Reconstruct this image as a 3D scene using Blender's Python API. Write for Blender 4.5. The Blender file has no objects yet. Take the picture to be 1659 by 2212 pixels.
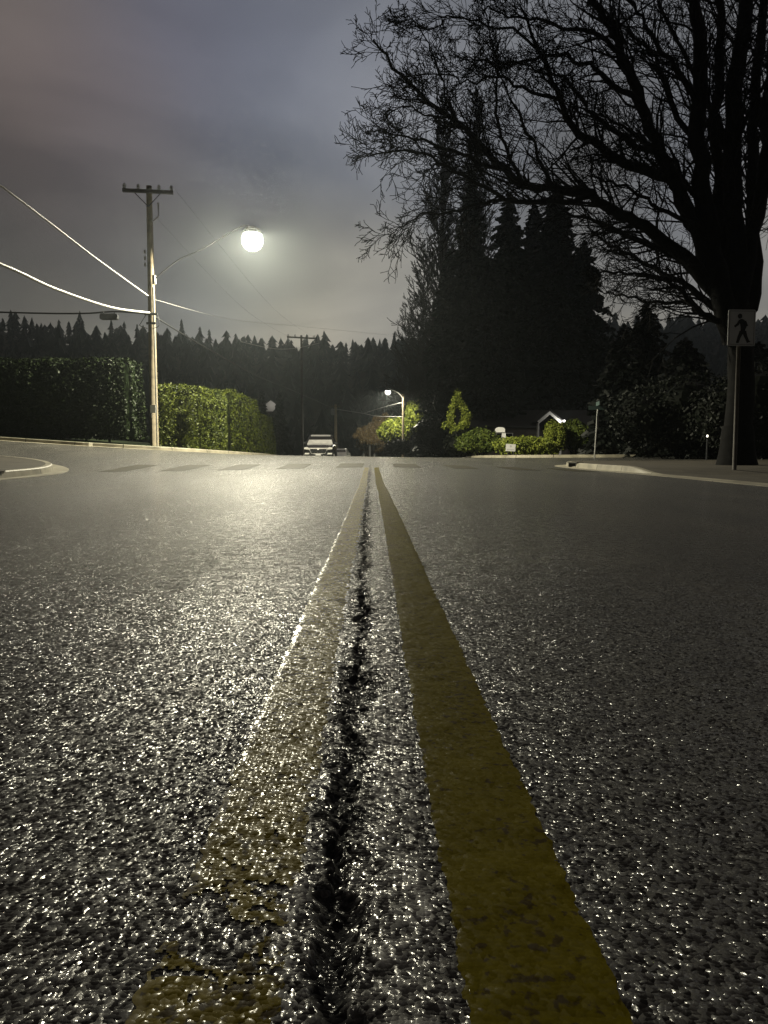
import bpy, math, random
import numpy as np
from mathutils import Vector, Matrix, noise as mnoise

R = math.radians
rng = np.random.default_rng(7)
random.seed(7)
scene = bpy.context.scene
col = scene.collection

# ------------------------------------------------------------------ camera
CAM_H = 0.33
PITCH = R(4.17)
F = 1661.0            # focal length in pixels of a 1659 x 2212 frame
CX, CY = 829.5, 1106.0
cd = bpy.data.cameras.new('camera')
cam = bpy.data.objects.new('camera', cd)
col.objects.link(cam)
cam.location = (0, 0, CAM_H)
cam.rotation_euler = (R(90) - PITCH, 0, 0)
cd.sensor_fit = 'HORIZONTAL'
cd.sensor_width = 36.0
cd.lens = 36.0 * F / 1659.0
cd.clip_start = 0.02
cd.clip_end = 5000
scene.camera = cam


def P(px, py, Y):
    """point seen at pixel (px,py) at a distance of Y metres along the street"""
    u = (px - CX) / F
    v = (py - CY) / F
    dy = math.cos(PITCH) - v * math.sin(PITCH)
    dz = -v * math.cos(PITCH) - math.sin(PITCH)
    t = Y / dy
    return Vector((u * t, Y, CAM_H + dz * t))


# ------------------------------------------------------------------ terrain
TY = np.array([-30, -3, 5, 10, 14, 17, 20, 24, 28, 33, 40, 50, 65, 100, 160, 240], float)
TC = np.array([0, 0, 0, 0, .045, .09, .15, .245, .30, .285, .2, 0, -.6, -2.0, -3.6, -4.0], float)
TX = np.array([-60, -40, -14, -9, -7, -5, 0, 5, 7, 10, 40, 60], float)
OFF = np.array([
    # -60  -40   -14   -9    -7    -5   0   5     7     10    40   60
    [-.1, -.1, -.17, -.17, -.14, -.10, 0, -.10, -.14, -.14, -.1, -.1],
    [-.1, -.1, -.17, -.17, -.14, -.10, 0, -.10, -.14, -.14, -.1, -.1],
    [-.1, -.1, -.17, -.17, -.14, -.10, 0, -.10, -.14, -.14, -.1, -.1],
    [-.1, -.1, -.17, -.17, -.14, -.10, 0, -.10, -.14, -.14, -.1, -.1],
    [.2, .1, -.12, -.17, -.15, -.11, 0, -.10, -.14, -.14, -.1, -.1],
    [.6, .4, .02, -.10, -.13, -.11, 0, -.12, -.16, -.16, -.1, -.1],
    [1.3, .9, .16, .02, -.03, -.05, 0, -.17, -.21, -.22, -.1, -.1],
    [2.6, 1.9, .42, .18, .09, .02, 0, -.21, -.26, -.27, -.1, 0],
    [3.3, 2.4, .61, .29, .17, .08, 0, -.13, -.16, -.16, 0, .1],
    [3.5, 2.6, .75, .34, .13, .05, 0, -.03, -.03, -.02, .1, .2],
    [3.5, 2.6, .85, .40, .16, .05, 0, .02, .03, .06, .2, .3],
    [3.5, 2.6, .9, .45, .2, .05, 0, .02, .05, .15, .5, .6],
    [3.5, 2.6, .9, .45, .2, .05, 0, .02, .2, .4, 1.0, 1.2],
    [3.5, 2.6, .9, .45, .2, .05, 0, .02, .2, .6, 2.0, 2.2],
    [3.5, 2.6, .9, .45, .2, .05, 0, .02, .2, .6, 2.0, 2.2],
    [3.5, 2.6, .9, .45, .2, .05, 0, .02, .2, .6, 2.0, 2.2]], float)
GS = 0.5
gx = np.arange(-60, 60 + GS, GS)
gy = np.arange(-30, 240 + GS, GS)
_rows = np.array([np.interp(gx, TX, o) for o in OFF])                       # rows x gx
_T = np.array([np.interp(gy, TY, _rows[:, i]) for i in range(len(gx))]).T   # gy x gx
_T = _T + np.interp(gy, TY, TC)[:, None]


def _blur(a, axis, n):
    k = np.hanning(2 * n + 3)[1:-1]
    k /= k.sum()
    pad = [(0, 0), (0, 0)]
    pad[axis] = (n, n)
    b = np.pad(a, pad, mode='edge')
    return np.apply_along_axis(lambda m: np.convolve(m, k, 'valid'), axis, b)


_T = _blur(_blur(_T, 0, 5), 1, 3)


def zt(x, y):
    x = np.asarray(x, float)
    y = np.asarray(y, float)
    fx = np.clip((x - gx[0]) / GS, 0, len(gx) - 1.001)
    fy = np.clip((y - gy[0]) / GS, 0, len(gy) - 1.001)
    ix = fx.astype(int)
    iy = fy.astype(int)
    ax = fx - ix
    ay = fy - iy
    return ((_T[iy, ix] * (1 - ax) + _T[iy, ix + 1] * ax) * (1 - ay)
            + (_T[iy + 1, ix] * (1 - ax) + _T[iy + 1, ix + 1] * ax) * ay)


def gz(x, y):
    return float(zt(x, y))


# ------------------------------------------------------------------ materials
def new_mat(name):
    m = bpy.data.materials.new(name)
    m.use_nodes = True
    nt = m.node_tree
    b = nt.nodes['Principled BSDF']
    return m, nt, b


def N(nt, t, **kw):
    n = nt.nodes.new(t)
    for k, v in kw.items():
        if k == 'op':
            n.operation = v
        elif k.startswith('i_'):
            n.inputs[int(k[2:])].default_value = v
        else:
            setattr(n, k, v)
    return n


def math_node(nt, op, a, b=None, c=None, clamp=False):
    n = nt.nodes.new('ShaderNodeMath')
    n.operation = op
    n.use_clamp = clamp
    for i, v in enumerate((a, b, c)):
        if v is None:
            continue
        if isinstance(v, (int, float)):
            n.inputs[i].default_value = v
        else:
            nt.links.new(v, n.inputs[i])
    return n.outputs[0]


def vmath(nt, op, a, b=None, scale=None):
    n = nt.nodes.new('ShaderNodeVectorMath')
    n.operation = op
    for i, v in enumerate((a, b)):
        if v is None:
            continue
        if isinstance(v, (tuple, list)):
            n.inputs[i].default_value = v
        else:
            nt.links.new(v, n.inputs[i])
    if scale is not None:
        if isinstance(scale, (int, float)):
            n.inputs['Scale'].default_value = scale
        else:
            nt.links.new(scale, n.inputs['Scale'])
    return n.outputs[0]


def mixrgb(nt, fac, a, b):
    n = nt.nodes.new('ShaderNodeMix')
    n.data_type = 'RGBA'
    for sock, v in ((n.inputs[0], fac), (n.inputs[6], a), (n.inputs[7], b)):
        if isinstance(v, (int, float)):
            sock.default_value = v
        elif isinstance(v, (tuple, list)):
            sock.default_value = tuple(v) + (1,) if len(v) == 3 else v
        else:
            nt.links.new(v, sock)
    return n.outputs[2]


def ramp(nt, fac, stops):
    n = nt.nodes.new('ShaderNodeValToRGB')
    e = n.color_ramp.elements
    while len(e) < len(stops):
        e.new(0.5)
    for i, (p, c) in enumerate(stops):
        e[i].position = p
        e[i].color = (c, c, c, 1) if isinstance(c, (int, float)) else tuple(c) + (1,)
    nt.links.new(fac, n.inputs[0])
    return n.outputs[0]


def simple(name, rgb, rough=0.6, metal=0.0, var=0.0, scale=8.0, bump=0.0, spec=0.5, coat=0.0):
    m, nt, b = new_mat(name)
    b.inputs['Roughness'].default_value = rough
    b.inputs['Metallic'].default_value = metal
    b.inputs['Specular IOR Level'].default_value = spec
    b.inputs['Coat Weight'].default_value = coat
    b.inputs['Base Color'].default_value = tuple(rgb) + (1,)
    if var or bump:
        tc = N(nt, 'ShaderNodeTexCoord')
        no = N(nt, 'ShaderNodeTexNoise')
        no.inputs['Scale'].default_value = scale
        no.inputs['Detail'].default_value = 5
        nt.links.new(tc.outputs['Object'], no.inputs['Vector'])
        if var:
            lo = tuple(c * (1 - var) for c in rgb)
            hi = tuple(min(1, c * (1 + var)) for c in rgb)
            nt.links.new(ramp(nt, no.outputs['Fac'], [(.3, lo), (.7, hi)]), b.inputs['Base Color'])
        if bump:
            bp = N(nt, 'ShaderNodeBump')
            bp.inputs['Strength'].default_value = bump
            bp.inputs['Distance'].default_value = 0.02
            nt.links.new(no.outputs['Fac'], bp.inputs['Height'])
            nt.links.new(bp.outputs[0], b.inputs['Normal'])
    return m


def pebble_normal(nt, cell, dome, tilt, fine, fine_amp, extra=None):
    """normal of a surface of small stones: every voronoi cell is a dome with its own tilt.
    returns (normal, distance, cell colour)"""
    geo = N(nt, 'ShaderNodeNewGeometry')
    pos = geo.outputs['Position']
    wn = N(nt, 'ShaderNodeTexNoise')
    wn.inputs['Scale'].default_value = 0.6 / cell
    wn.inputs['Detail'].default_value = 2
    nt.links.new(pos, wn.inputs['Vector'])
    warp = vmath(nt, 'SCALE', vmath(nt, 'SUBTRACT', wn.outputs['Color'], (.5, .5, .5)), scale=cell * 1.1)
    p2 = vmath(nt, 'ADD', pos, warp)
    p2 = vmath(nt, 'MULTIPLY', p2, (1, 1, 0.0))
    v = N(nt, 'ShaderNodeTexVoronoi', voronoi_dimensions='2D')
    v.inputs['Scale'].default_value = 1.0 / cell
    v.inputs['Randomness'].default_value = 1.0
    nt.links.new(p2, v.inputs['Vector'])
    # offset from the cell's centre, in cells
    off = vmath(nt, 'SUBTRACT', vmath(nt, 'SCALE', p2, scale=1.0 / cell),
                vmath(nt, 'SCALE', v.outputs['Position'], scale=1.0 / cell))
    sl = vmath(nt, 'SCALE', off, scale=dome)
    tl = vmath(nt, 'SCALE', vmath(nt, 'SUBTRACT', v.outputs['Color'], (.5, .5, .5)), scale=tilt)
    fn = N(nt, 'ShaderNodeTexNoise')
    fn.inputs['Scale'].default_value = 1.0 / fine
    fn.inputs['Detail'].default_value = 3
    fn.inputs['Roughness'].default_value = .6
    nt.links.new(pos, fn.inputs['Vector'])
    fl = vmath(nt, 'SCALE', vmath(nt, 'SUBTRACT', fn.outputs['Color'], (.5, .5, .5)), scale=fine_amp)
    s = vmath(nt, 'ADD', vmath(nt, 'ADD', sl, tl), fl)
    if extra is not None:
        s = vmath(nt, 'SCALE', s, scale=extra)
    s = vmath(nt, 'MULTIPLY', s, (1, 1, 0))
    n = vmath(nt, 'NORMALIZE', vmath(nt, 'ADD', geo.outputs['Normal'], s))
    return n, v, pos


def asphalt_material():
    m, nt, b = new_mat('wet_asphalt')
    at = N(nt, 'ShaderNodeAttribute', attribute_name='seal')
    ab = N(nt, 'ShaderNodeAttribute', attribute_name='band')
    geo = N(nt, 'ShaderNodeNewGeometry')
    ar = N(nt, 'ShaderNodeAttribute', attribute_name='relief')
    flat = math_node(nt, 'SUBTRACT', 1.0, math_node(nt, 'MULTIPLY', ab.outputs['Fac'], .35))
    flat = math_node(nt, 'MULTIPLY', flat, math_node(nt, 'SUBTRACT', 1.0, math_node(nt, 'MULTIPLY', ar.outputs['Fac'], .15)))
    n, v, pos = pebble_normal(nt, 0.0038, 0.66, 1.35, 0.0018, .9, extra=flat)
    nt.links.new(n, b.inputs['Normal'])
    nt.links.new(n, b.inputs['Coat Normal'])
    stone = ramp(nt, N(nt, 'ShaderNodeSeparateColor').outputs[0], [(0, .012), (1, .095)])
    sc = nt.nodes[-1]
    sep = [q for q in nt.nodes if q.bl_idname == 'ShaderNodeSeparateColor'][-1]
    nt.links.new(v.outputs['Color'], sep.inputs[0])
    big = N(nt, 'ShaderNodeTexNoise')
    big.inputs['Scale'].default_value = 1.3
    big.inputs['Detail'].default_value = 6
    nt.links.new(vmath(nt, 'MULTIPLY', pos, (1.0, .28, 1.0)), big.inputs['Vector'])
    tone = ramp(nt, big.outputs['Fac'], [(.3, .55), (.7, 1.3)])
    c1 = N(nt, 'ShaderNodeMix', data_type='RGBA', blend_type='MULTIPLY')
    c1.inputs[0].default_value = 1
    nt.links.new(stone, c1.inputs[6])
    nt.links.new(tone, c1.inputs[7])
    warm = N(nt, 'ShaderNodeMix', data_type='RGBA', blend_type='MULTIPLY')
    warm.inputs[0].default_value = 1
    nt.links.new(c1.outputs[2], warm.inputs[6])
    warm.inputs[7].default_value = (1.0, .96, .83, 1)
    c2 = mixrgb(nt, ab.outputs['Fac'], warm.outputs[2], (.22, .22, .20))
    c3 = mixrgb(nt, at.outputs['Fac'], c2, (.012, .012, .013))
    nt.links.new(c3, b.inputs['Base Color'])
    r = ramp(nt, big.outputs['Fac'], [(.35, .64), (.65, .76)])
    r2 = math_node(nt, 'ADD', r, math_node(nt, 'MULTIPLY', at.outputs['Fac'], .25))
    nt.links.new(r2, b.inputs['Roughness'])
    sp = math_node(nt, 'SUBTRACT', .30, math_node(nt, 'MULTIPLY', at.outputs['Fac'], .27))
    nt.links.new(sp, b.inputs['Specular IOR Level'])
    wet = ramp(nt, sep.outputs[1], [(.15, .03), (.8, .92)])
    wet = math_node(nt, 'MULTIPLY', wet, math_node(nt, 'SUBTRACT', 1.0, math_node(nt, 'MULTIPLY', at.outputs['Fac'], .75)))
    gr1 = N(nt, 'ShaderNodeTexNoise')
    gr1.inputs['Scale'].default_value = 26
    gr1.inputs['Detail'].default_value = 5
    gr1.inputs['Roughness'].default_value = .7
    nt.links.new(pos, gr1.inputs['Vector'])
    wet = math_node(nt, 'MULTIPLY', wet, ramp(nt, gr1.outputs['Fac'], [(.36, .25), (.62, 1.35)]))
    nt.links.new(wet, b.inputs['Coat Weight'])
    b.inputs['Coat Roughness'].default_value = .18
    return m


def paint_material(name, rgb, worn, dome=.25, tilt=.18, fine=.4, rough=.42, pit_shade=(.06, .045, .012), edge=False, spec=.45, coat=0.0):
    m, nt, b = new_mat(name)
    ar = N(nt, 'ShaderNodeAttribute', attribute_name='relief')
    ex = math_node(nt, 'SUBTRACT', 1.0, math_node(nt, 'MULTIPLY', ar.outputs['Fac'], .55))
    if edge:
        ea = N(nt, 'ShaderNodeAttribute', attribute_name='bead')
        ex = math_node(nt, 'MULTIPLY', ex, math_node(nt, 'SUBTRACT', 1.0, math_node(nt, 'MULTIPLY', ea.outputs['Fac'], .84)))
    n, v, pos = pebble_normal(nt, 0.0046, dome, tilt, 0.0028, fine, extra=ex)
    nt.links.new(n, b.inputs['Normal'])
    pit = N(nt, 'ShaderNodeTexNoise')
    pit.inputs['Scale'].default_value = 95
    pit.inputs['Detail'].default_value = 4
    nt.links.new(pos, pit.inputs['Vector'])
    med = N(nt, 'ShaderNodeTexNoise')
    med.inputs['Scale'].default_value = 14
    med.inputs['Detail'].default_value = 4
    nt.links.new(pos, med.inputs['Vector'])
    s = math_node(nt, 'ADD', pit.outputs['Fac'], math_node(nt, 'MULTIPLY', math_node(nt, 'SUBTRACT', med.outputs['Fac'], .5), .5))
    mask = ramp(nt, s, [(worn - .03, 1.0), (worn + .04, 0.0)])  # dark spots: worn paint and small pit shadows painted in
    tone = mixrgb(nt, med.outputs['Fac'], tuple(c * .72 for c in rgb), tuple(c * 1.25 for c in rgb))
    nt.links.new(mixrgb(nt, mask, tone, pit_shade), b.inputs['Base Color'])
    b.inputs['Roughness'].default_value = rough
    b.inputs['Specular IOR Level'].default_value = spec
    if coat:
        nt.links.new(n, b.inputs['Coat Normal'])
        sp_ = N(nt, 'ShaderNodeSeparateColor')
        nt.links.new(v.outputs['Color'], sp_.inputs[0])
        cw = ramp(nt, sp_.outputs[1], [(.35, .02), (.95, min(1.0, coat * 3))])
        if edge:
            cw = math_node(nt, 'ADD', cw, math_node(nt, 'MULTIPLY', ea.outputs['Fac'], .8))
        nt.links.new(cw, b.inputs['Coat Weight'])
        b.inputs['Coat Roughness'].default_value = .19
    return m


def concrete_material(name, rgb, rough=.6):
    m, nt, b = new_mat(name)
    geo = N(nt, 'ShaderNodeNewGeometry')
    no = N(nt, 'ShaderNodeTexNoise')
    no.inputs['Scale'].default_value = 2.2
    no.inputs['Detail'].default_value = 8
    nt.links.new(geo.outputs['Position'], no.inputs['Vector'])
    c = ramp(nt, no.outputs['Fac'], [(.3, tuple(x * .55 for x in rgb)), (.7, tuple(x * 1.15 for x in rgb))])
    uv = N(nt, 'ShaderNodeAttribute', attribute_name='along')
    fr = math_node(nt, 'FRACT', math_node(nt, 'DIVIDE', uv.outputs['Fac'], 1.8))
    joint = math_node(nt, 'LESS_THAN', fr, .02)
    nt.links.new(mixrgb(nt, joint, c, tuple(x * .18 for x in rgb)), b.inputs['Base Color'])
    b.inputs['Roughness'].default_value = rough
    b.inputs['Specular IOR Level'].default_value = .3
    bp = N(nt, 'ShaderNodeBump')
    bp.inputs['Strength'].default_value = .5
    bp.inputs['Distance'].default_value = .01
    n2 = N(nt, 'ShaderNodeTexNoise')
    n2.inputs['Scale'].default_value = 60
    nt.links.new(geo.outputs['Position'], n2.inputs['Vector'])
    nt.links.new(n2.outputs['Fac'], bp.inputs['Height'])
    nt.links.new(bp.outputs[0], b.inputs['Normal'])
    return m


def leaf_material(name, lo, hi, scale=1.3, rough=.55, trans=.25):
    m, nt, b = new_mat(name)
    geo = N(nt, 'ShaderNodeNewGeometry')
    no = N(nt, 'ShaderNodeTexNoise')
    no.inputs['Scale'].default_value = scale
    no.inputs['Detail'].default_value = 4
    nt.links.new(geo.outputs['Position'], no.inputs['Vector'])
    f = math_node(nt, 'ADD', math_node(nt, 'MULTIPLY', no.outputs['Fac'], .75),
                  math_node(nt, 'MULTIPLY', geo.outputs['Random Per Island'], .4))
    c = ramp(nt, f, [(.3, lo), (.85, hi)])
    nt.links.new(c, b.inputs['Base Color'])
    b.inputs['Roughness'].default_value = rough
    b.inputs['Specular IOR Level'].default_value = .15
    return m


def emission(name, rgb, strength, transp=0.0):
    m = bpy.data.materials.new(name)
    m.use_nodes = True
    nt = m.node_tree
    nt.nodes.clear()
    o = N(nt, 'ShaderNodeOutputMaterial')
    e = N(nt, 'ShaderNodeEmission')
    e.inputs[0].default_value = tuple(rgb) + (1,)
    e.inputs[1].default_value = strength
    if transp:
        t = N(nt, 'ShaderNodeBsdfTransparent')
        mx = N(nt, 'ShaderNodeMixShader')
        mx.inputs[0].default_value = 1 - transp
        nt.links.new(t.outputs[0], mx.inputs[1])
        nt.links.new(e.outputs[0], mx.inputs[2])
        nt.links.new(mx.outputs[0], o.inputs[0])
    else:
        nt.links.new(e.outputs[0], o.inputs[0])
    return m


M = {}
M['asphalt'] = asphalt_material()
M['yellow'] = paint_material('yellow_road_paint', (.128, .106, .0006), .365, dome=.26, tilt=.34, fine=.55, rough=.8, spec=.03, coat=.09)
M['yellow_worn'] = paint_material('worn_yellow_road_paint', (.165, .130, .0008), .42, dome=.6, tilt=.85, fine=.8, rough=.65, edge=True, coat=.10, spec=.08)
M['crossbar'] = paint_material('darkened_crosswalk_paint', (.026, .024, .012), .38, dome=.10, tilt=.05, fine=.15, rough=.75, spec=.12)  # bar colour darkened to set it off against the road glare
M['whiteline'] = paint_material('white_road_paint', (.45, .44, .38), .45, dome=.3, tilt=.2, fine=.5, rough=.4)
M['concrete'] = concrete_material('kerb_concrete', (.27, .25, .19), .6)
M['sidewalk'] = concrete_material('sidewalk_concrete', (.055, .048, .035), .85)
M['grass'] = leaf_material('short_grass', (.006, .011, .004), (.018, .026, .008), scale=4)
M['soil'] = simple('dark_soil', (.022, .024, .016), .95, var=.5, scale=1.5, bump=.4)
M['wood'] = simple('weathered_pole_wood', (.12, .098, .06), .8, var=.35, scale=5, bump=.5)
M['litwood'] = simple('lit_pole_wood', (.42, .36, .25), .8, var=.2, scale=5)  # wood paled in colour to show lamplight on the far short pole
M['darkwood'] = simple('dark_timber', (.06, .055, .05), .8, var=.3, scale=5)
M['galv'] = simple('galvanised_steel', (.42, .42, .40), .42, metal=.7, var=.15, scale=10)
M['blacksteel'] = simple('dark_steel', (.03, .032, .035), .5, metal=.3)
M['porcelain'] = simple('grey_porcelain', (.30, .30, .31), .3)
M['cable'] = simple('pale_cable_sheath', (.36, .36, .35), .4)
M['darkcable'] = simple('black_cable_sheath', (.015, .016, .017), .5)
M['bark'] = simple('shade_dark_bark', (.006, .006, .006), .9, var=.4, scale=6, bump=.5, spec=.08)  # bark blackened in colour to carry its unlit, backlit look
M['bark_pale'] = simple('grey_brown_bark', (.03, .027, .026), .85, var=.3, scale=6)
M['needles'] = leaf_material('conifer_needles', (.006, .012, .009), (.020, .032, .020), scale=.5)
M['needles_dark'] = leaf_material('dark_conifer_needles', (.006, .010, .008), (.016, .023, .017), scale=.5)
M['needles_shaded'] = leaf_material('shaded_conifer_needles', (.002, .003, .0025), (.006, .008, .006), scale=.5)  # needles blackened so the colour holds the shade on near conifers
M['forest'] = leaf_material('hill_forest_needles', (.008, .016, .014), (.022, .036, .028), scale=.05)
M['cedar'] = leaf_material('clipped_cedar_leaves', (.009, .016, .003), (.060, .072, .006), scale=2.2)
M['cedar_shaded'] = leaf_material('shaded_cedar_leaves', (.005, .010, .003), (.015, .024, .006), scale=2.0)  # cedar colour darkened as shade for the hedges the lamp misses
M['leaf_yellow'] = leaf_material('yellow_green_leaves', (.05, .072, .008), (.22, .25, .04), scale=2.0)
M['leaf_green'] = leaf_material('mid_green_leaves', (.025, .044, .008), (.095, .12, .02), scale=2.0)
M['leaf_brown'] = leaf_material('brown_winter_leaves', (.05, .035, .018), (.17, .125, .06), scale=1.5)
M['leaf_shaded'] = leaf_material('shaded_shrub_leaves', (.0015, .0025, .0015), (.005, .007, .0035), scale=1.5)  # leaves blackened, the shade of the unlit shrubs put into the colour
M['white'] = simple('white_house_paint', (.62, .62, .61), .5)
M['housewall'] = simple('grey_brown_siding', (.07, .06, .055), .8, var=.15, scale=3)
M['roof'] = simple('dark_shingles', (.03, .03, .032), .85, var=.3, scale=6, bump=.4)
M['glass'] = simple('dark_window_glass', (.01, .012, .014), .08, spec=.6)
M['signface'] = simple('matt_white_sign_face', (.45, .47, .48), .55, var=.05, scale=6)
M['signblack'] = simple('black_sign_figure', (.012, .012, .012), .6)
M['signgreen'] = simple('green_street_blade', (.04, .065, .06), .6)
M['signback'] = simple('bare_aluminium_sign_back', (.30, .31, .30), .5, metal=.3)
M['yardwhite'] = simple('white_corrugated_plastic', (.55, .55, .54), .45)
M['yardgrey'] = simple('grey_print', (.35, .35, .36), .5)
M['carpaint'] = simple('dark_car_paint', (.025, .027, .03), .25, metal=.3, coat=.8)
M['silverpaint_and_glare'] = simple('silver_car_paint_and_roof_glare', (.70, .70, .68), .45, metal=.1, coat=.5)
M['glareglass'] = simple('windscreen_painted_reflection', (.80, .79, .76), .35, var=.15, scale=3)  # pale colour paints in the reflection on the lower windscreen
M['chrome'] = simple('chrome_trim', (.62, .61, .58), .38, metal=.55)
M['headglass'] = simple('headlamp_lens', (.80, .79, .74), .3)
M['tyre'] = simple('black_tyre_rubber', (.018, .018, .018), .8)
M['rim'] = simple('alloy_wheel', (.35, .35, .35), .35, metal=.8)
M['plate'] = simple('number_plate_white', (.6, .6, .58), .4)
M['black'] = simple('drain_dark', (.003, .003, .003), 1.0, spec=0.0)


# ------------------------------------------------------------------ mesh helpers
class MB:
    def __init__(self):
        self.v = []
        self.f = []

    def add(self, verts, faces):
        o = len(self.v)
        self.v.extend([tuple(p) for p in verts])
        self.f.extend([tuple(i + o for i in q) for q in faces])

    def box(self, c, s, rot=None):
        hx, hy, hz = s[0] / 2, s[1] / 2, s[2] / 2
        vs = [Vector((x, y, z)) for x in (-hx, hx) for y in (-hy, hy) for z in (-hz, hz)]
        if rot is not None:
            vs = [rot @ q for q in vs]
        c = Vector(c)
        self.add([q + c for q in vs], [(0, 1, 3, 2), (4, 6, 7, 5), (0, 4, 5, 1), (2, 3, 7, 6), (0, 2, 6, 4), (1, 5, 7, 3)])

    def tube(self, pts, rad, n=6, cap=True):
        pts = [Vector(p) for p in pts]
        if isinstance(rad, (int, float)):
            rad = [rad] * len(pts)
        o = len(self.v)
        up = Vector((0, 0, 1))
        for i, p in enumerate(pts):
            d = (pts[min(i + 1, len(pts) - 1)] - pts[max(i - 1, 0)])
            if d.length < 1e-9:
                d = Vector((0, 0, 1))
            d.normalize()
            ref = up if abs(d.z) < .95 else Vector((1, 0, 0))
            a = d.cross(ref).normalized()
            b = d.cross(a)
            for k in range(n):
                t = 2 * math.pi * k / n
                q = p + (a * math.cos(t) + b * math.sin(t)) * rad[i]
                self.v.append((q.x, q.y, q.z))
        for i in range(len(pts) - 1):
            for k in range(n):
                k2 = (k + 1) % n
                self.f.append((o + i * n + k, o + i * n + k2, o + (i + 1) * n + k2, o + (i + 1) * n + k))
        if cap:
            self.f.append(tuple(o + k for k in range(n)))
            e = o + (len(pts) - 1) * n
            self.f.append(tuple(e + k for k in reversed(range(n))))

    def prism(self, poly, axis_o, ax, ay, depth):
        """poly in 2D extruded along ax x ay by depth (both ways half)"""
        nrm = ax.cross(ay).normalized() * (depth / 2)
        n = len(poly)
        a = [axis_o + ax * p[0] + ay * p[1] + nrm for p in poly]
        b = [axis_o + ax * p[0] + ay * p[1] - nrm for p in poly]
        self.add(a + b, [tuple(range(n)), tuple(range(2 * n - 1, n - 1, -1))] +
                 [(i, i + n, (i + 1) % n + n, (i + 1) % n) for i in range(n)])

    def lathe(self, prof, n=12, c=(0, 0, 0)):
        o = len(self.v)
        for r, z in prof:
            for k in range(n):
                t = 2 * math.pi * k / n
                self.v.append((c[0] + r * math.cos(t), c[1] + r * math.sin(t), c[2] + z))
        for i in range(len(prof) - 1):
            for k in range(n):
                k2 = (k + 1) % n
                self.f.append((o + i * n + k, o + i * n + k2, o + (i + 1) * n + k2, o + (i + 1) * n + k))
        self.f.append(tuple(o + k for k in reversed(range(n))))
        e = o + (len(prof) - 1) * n
        self.f.append(tuple(e + k for k in range(n)))

    def quads(self, c, a, b):
        """numpy arrays of centres and half axes"""
        o = len(self.v)
        V = np.stack([c - a - b, c + a - b, c + a + b, c - a + b], 1).reshape(-1, 3)
        self.v.extend(map(tuple, V))
        n = len(c)
        idx = (np.arange(n * 4) + o).reshape(-1, 4)
        self.f.extend(map(tuple, idx))

    def build(self, name, mat, parent=None, smooth=False, origin=None):
        me = bpy.data.meshes.new(name)
        vs = self.v
        if origin is not None:
            ox, oy, oz = origin
            vs = [(x - ox, y - oy, z - oz) for x, y, z in vs]
        me.from_pydata(vs, [], self.f)
        if smooth:
            me.polygons.foreach_set('use_smooth', [True] * len(me.polygons))
        me.materials.append(mat)
        ob = bpy.data.objects.new(name, me)
        col.objects.link(ob)
        if parent is not None:
            ob.parent = parent
            if origin is None:
                ob.matrix_parent_inverse = parent.matrix_world.inverted()
        elif origin is not None:
            ob.location = origin
        return ob


def tag(o, label=None, cat=None, group=None, kind=None):
    if label:
        o['label'] = label
    if cat:
        o['category'] = cat
    if group:
        o['group'] = group
    if kind:
        o['kind'] = kind
    return o


def thing(name, loc, label, cat, group=None, rz=0):
    o = bpy.data.objects.new(name, None)
    o.empty_display_size = .2
    o.location = loc
    o.rotation_euler = (0, 0, rz)
    o.matrix_basis = Matrix.Translation(Vector(loc)) @ Matrix.Rotation(rz, 4, 'Z')
    col.objects.link(o)
    return tag(o, label, cat, group)


def part(mb, name, mat, parent, smooth=False, local=False):
    """mb holds world coordinates unless local"""
    me = bpy.data.meshes.new(name)
    if local:
        vs = mb.v
    else:
        inv = Matrix(parent['_w']).inverted() if '_w' in parent else None
        p = root_matrix(parent).inverted()
        vs = [tuple(p @ Vector(q)) for q in mb.v]
    me.from_pydata(vs, [], mb.f)
    if smooth:
        me.polygons.foreach_set('use_smooth', [True] * len(me.polygons))
    me.materials.append(mat)
    ob = bpy.data.objects.new(name, me)
    col.objects.link(ob)
    ob.parent = parent
    return ob


def root_matrix(o):
    m = o.matrix_basis.copy()
    while o.parent is not None:
        o = o.parent
        m = o.matrix_basis @ m
    return m


def np_mesh(name, V, Fq, mat, smooth=True):
    me = bpy.data.meshes.new(name)
    V = np.ascontiguousarray(V, np.float32)
    Fq = np.ascontiguousarray(Fq, np.int32)
    n = len(Fq)
    k = Fq.shape[1]
    me.vertices.add(len(V))
    me.vertices.foreach_set('co', V.ravel())
    me.loops.add(n * k)
    me.loops.foreach_set('vertex_index', Fq.ravel())
    me.polygons.add(n)
    me.polygons.foreach_set('loop_start', np.arange(0, n * k, k, dtype=np.int32))
    me.polygons.foreach_set('loop_total', np.full(n, k, np.int32))
    me.polygons.foreach_set('use_smooth', np.full(n, smooth))
    me.update(calc_edges=True)
    me.materials.append(mat)
    ob = bpy.data.objects.new(name, me)
    col.objects.link(ob)
    return ob


def grid_faces(nr, nc):
    i = np.arange(nr - 1)[:, None] * nc + np.arange(nc - 1)[None, :]
    return np.stack([i, i + 1, i + nc + 1, i + nc], -1).reshape(-1, 4)


def fattr(ob, name, vals):
    a = ob.data.attributes.new(name, 'FLOAT', 'POINT')
    a.data.foreach_set('value', np.ascontiguousarray(vals, np.float32).ravel())


def smooth_noise(y, scale, seed, octv=4):
    r = np.random.default_rng(seed)
    out = np.zeros_like(y)
    amp = 1.0
    for o in range(octv):
        s = scale / (2 ** o)
        tab = r.uniform(-1, 1, 4096)
        t = y / s + 37.3
        i = np.floor(t).astype(int)
        f = t - i
        f = f * f * (3 - 2 * f)
        out += amp * (tab[i % 4096] * (1 - f) + tab[(i + 1) % 4096] * f)
        amp *= .55
    return out


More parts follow.
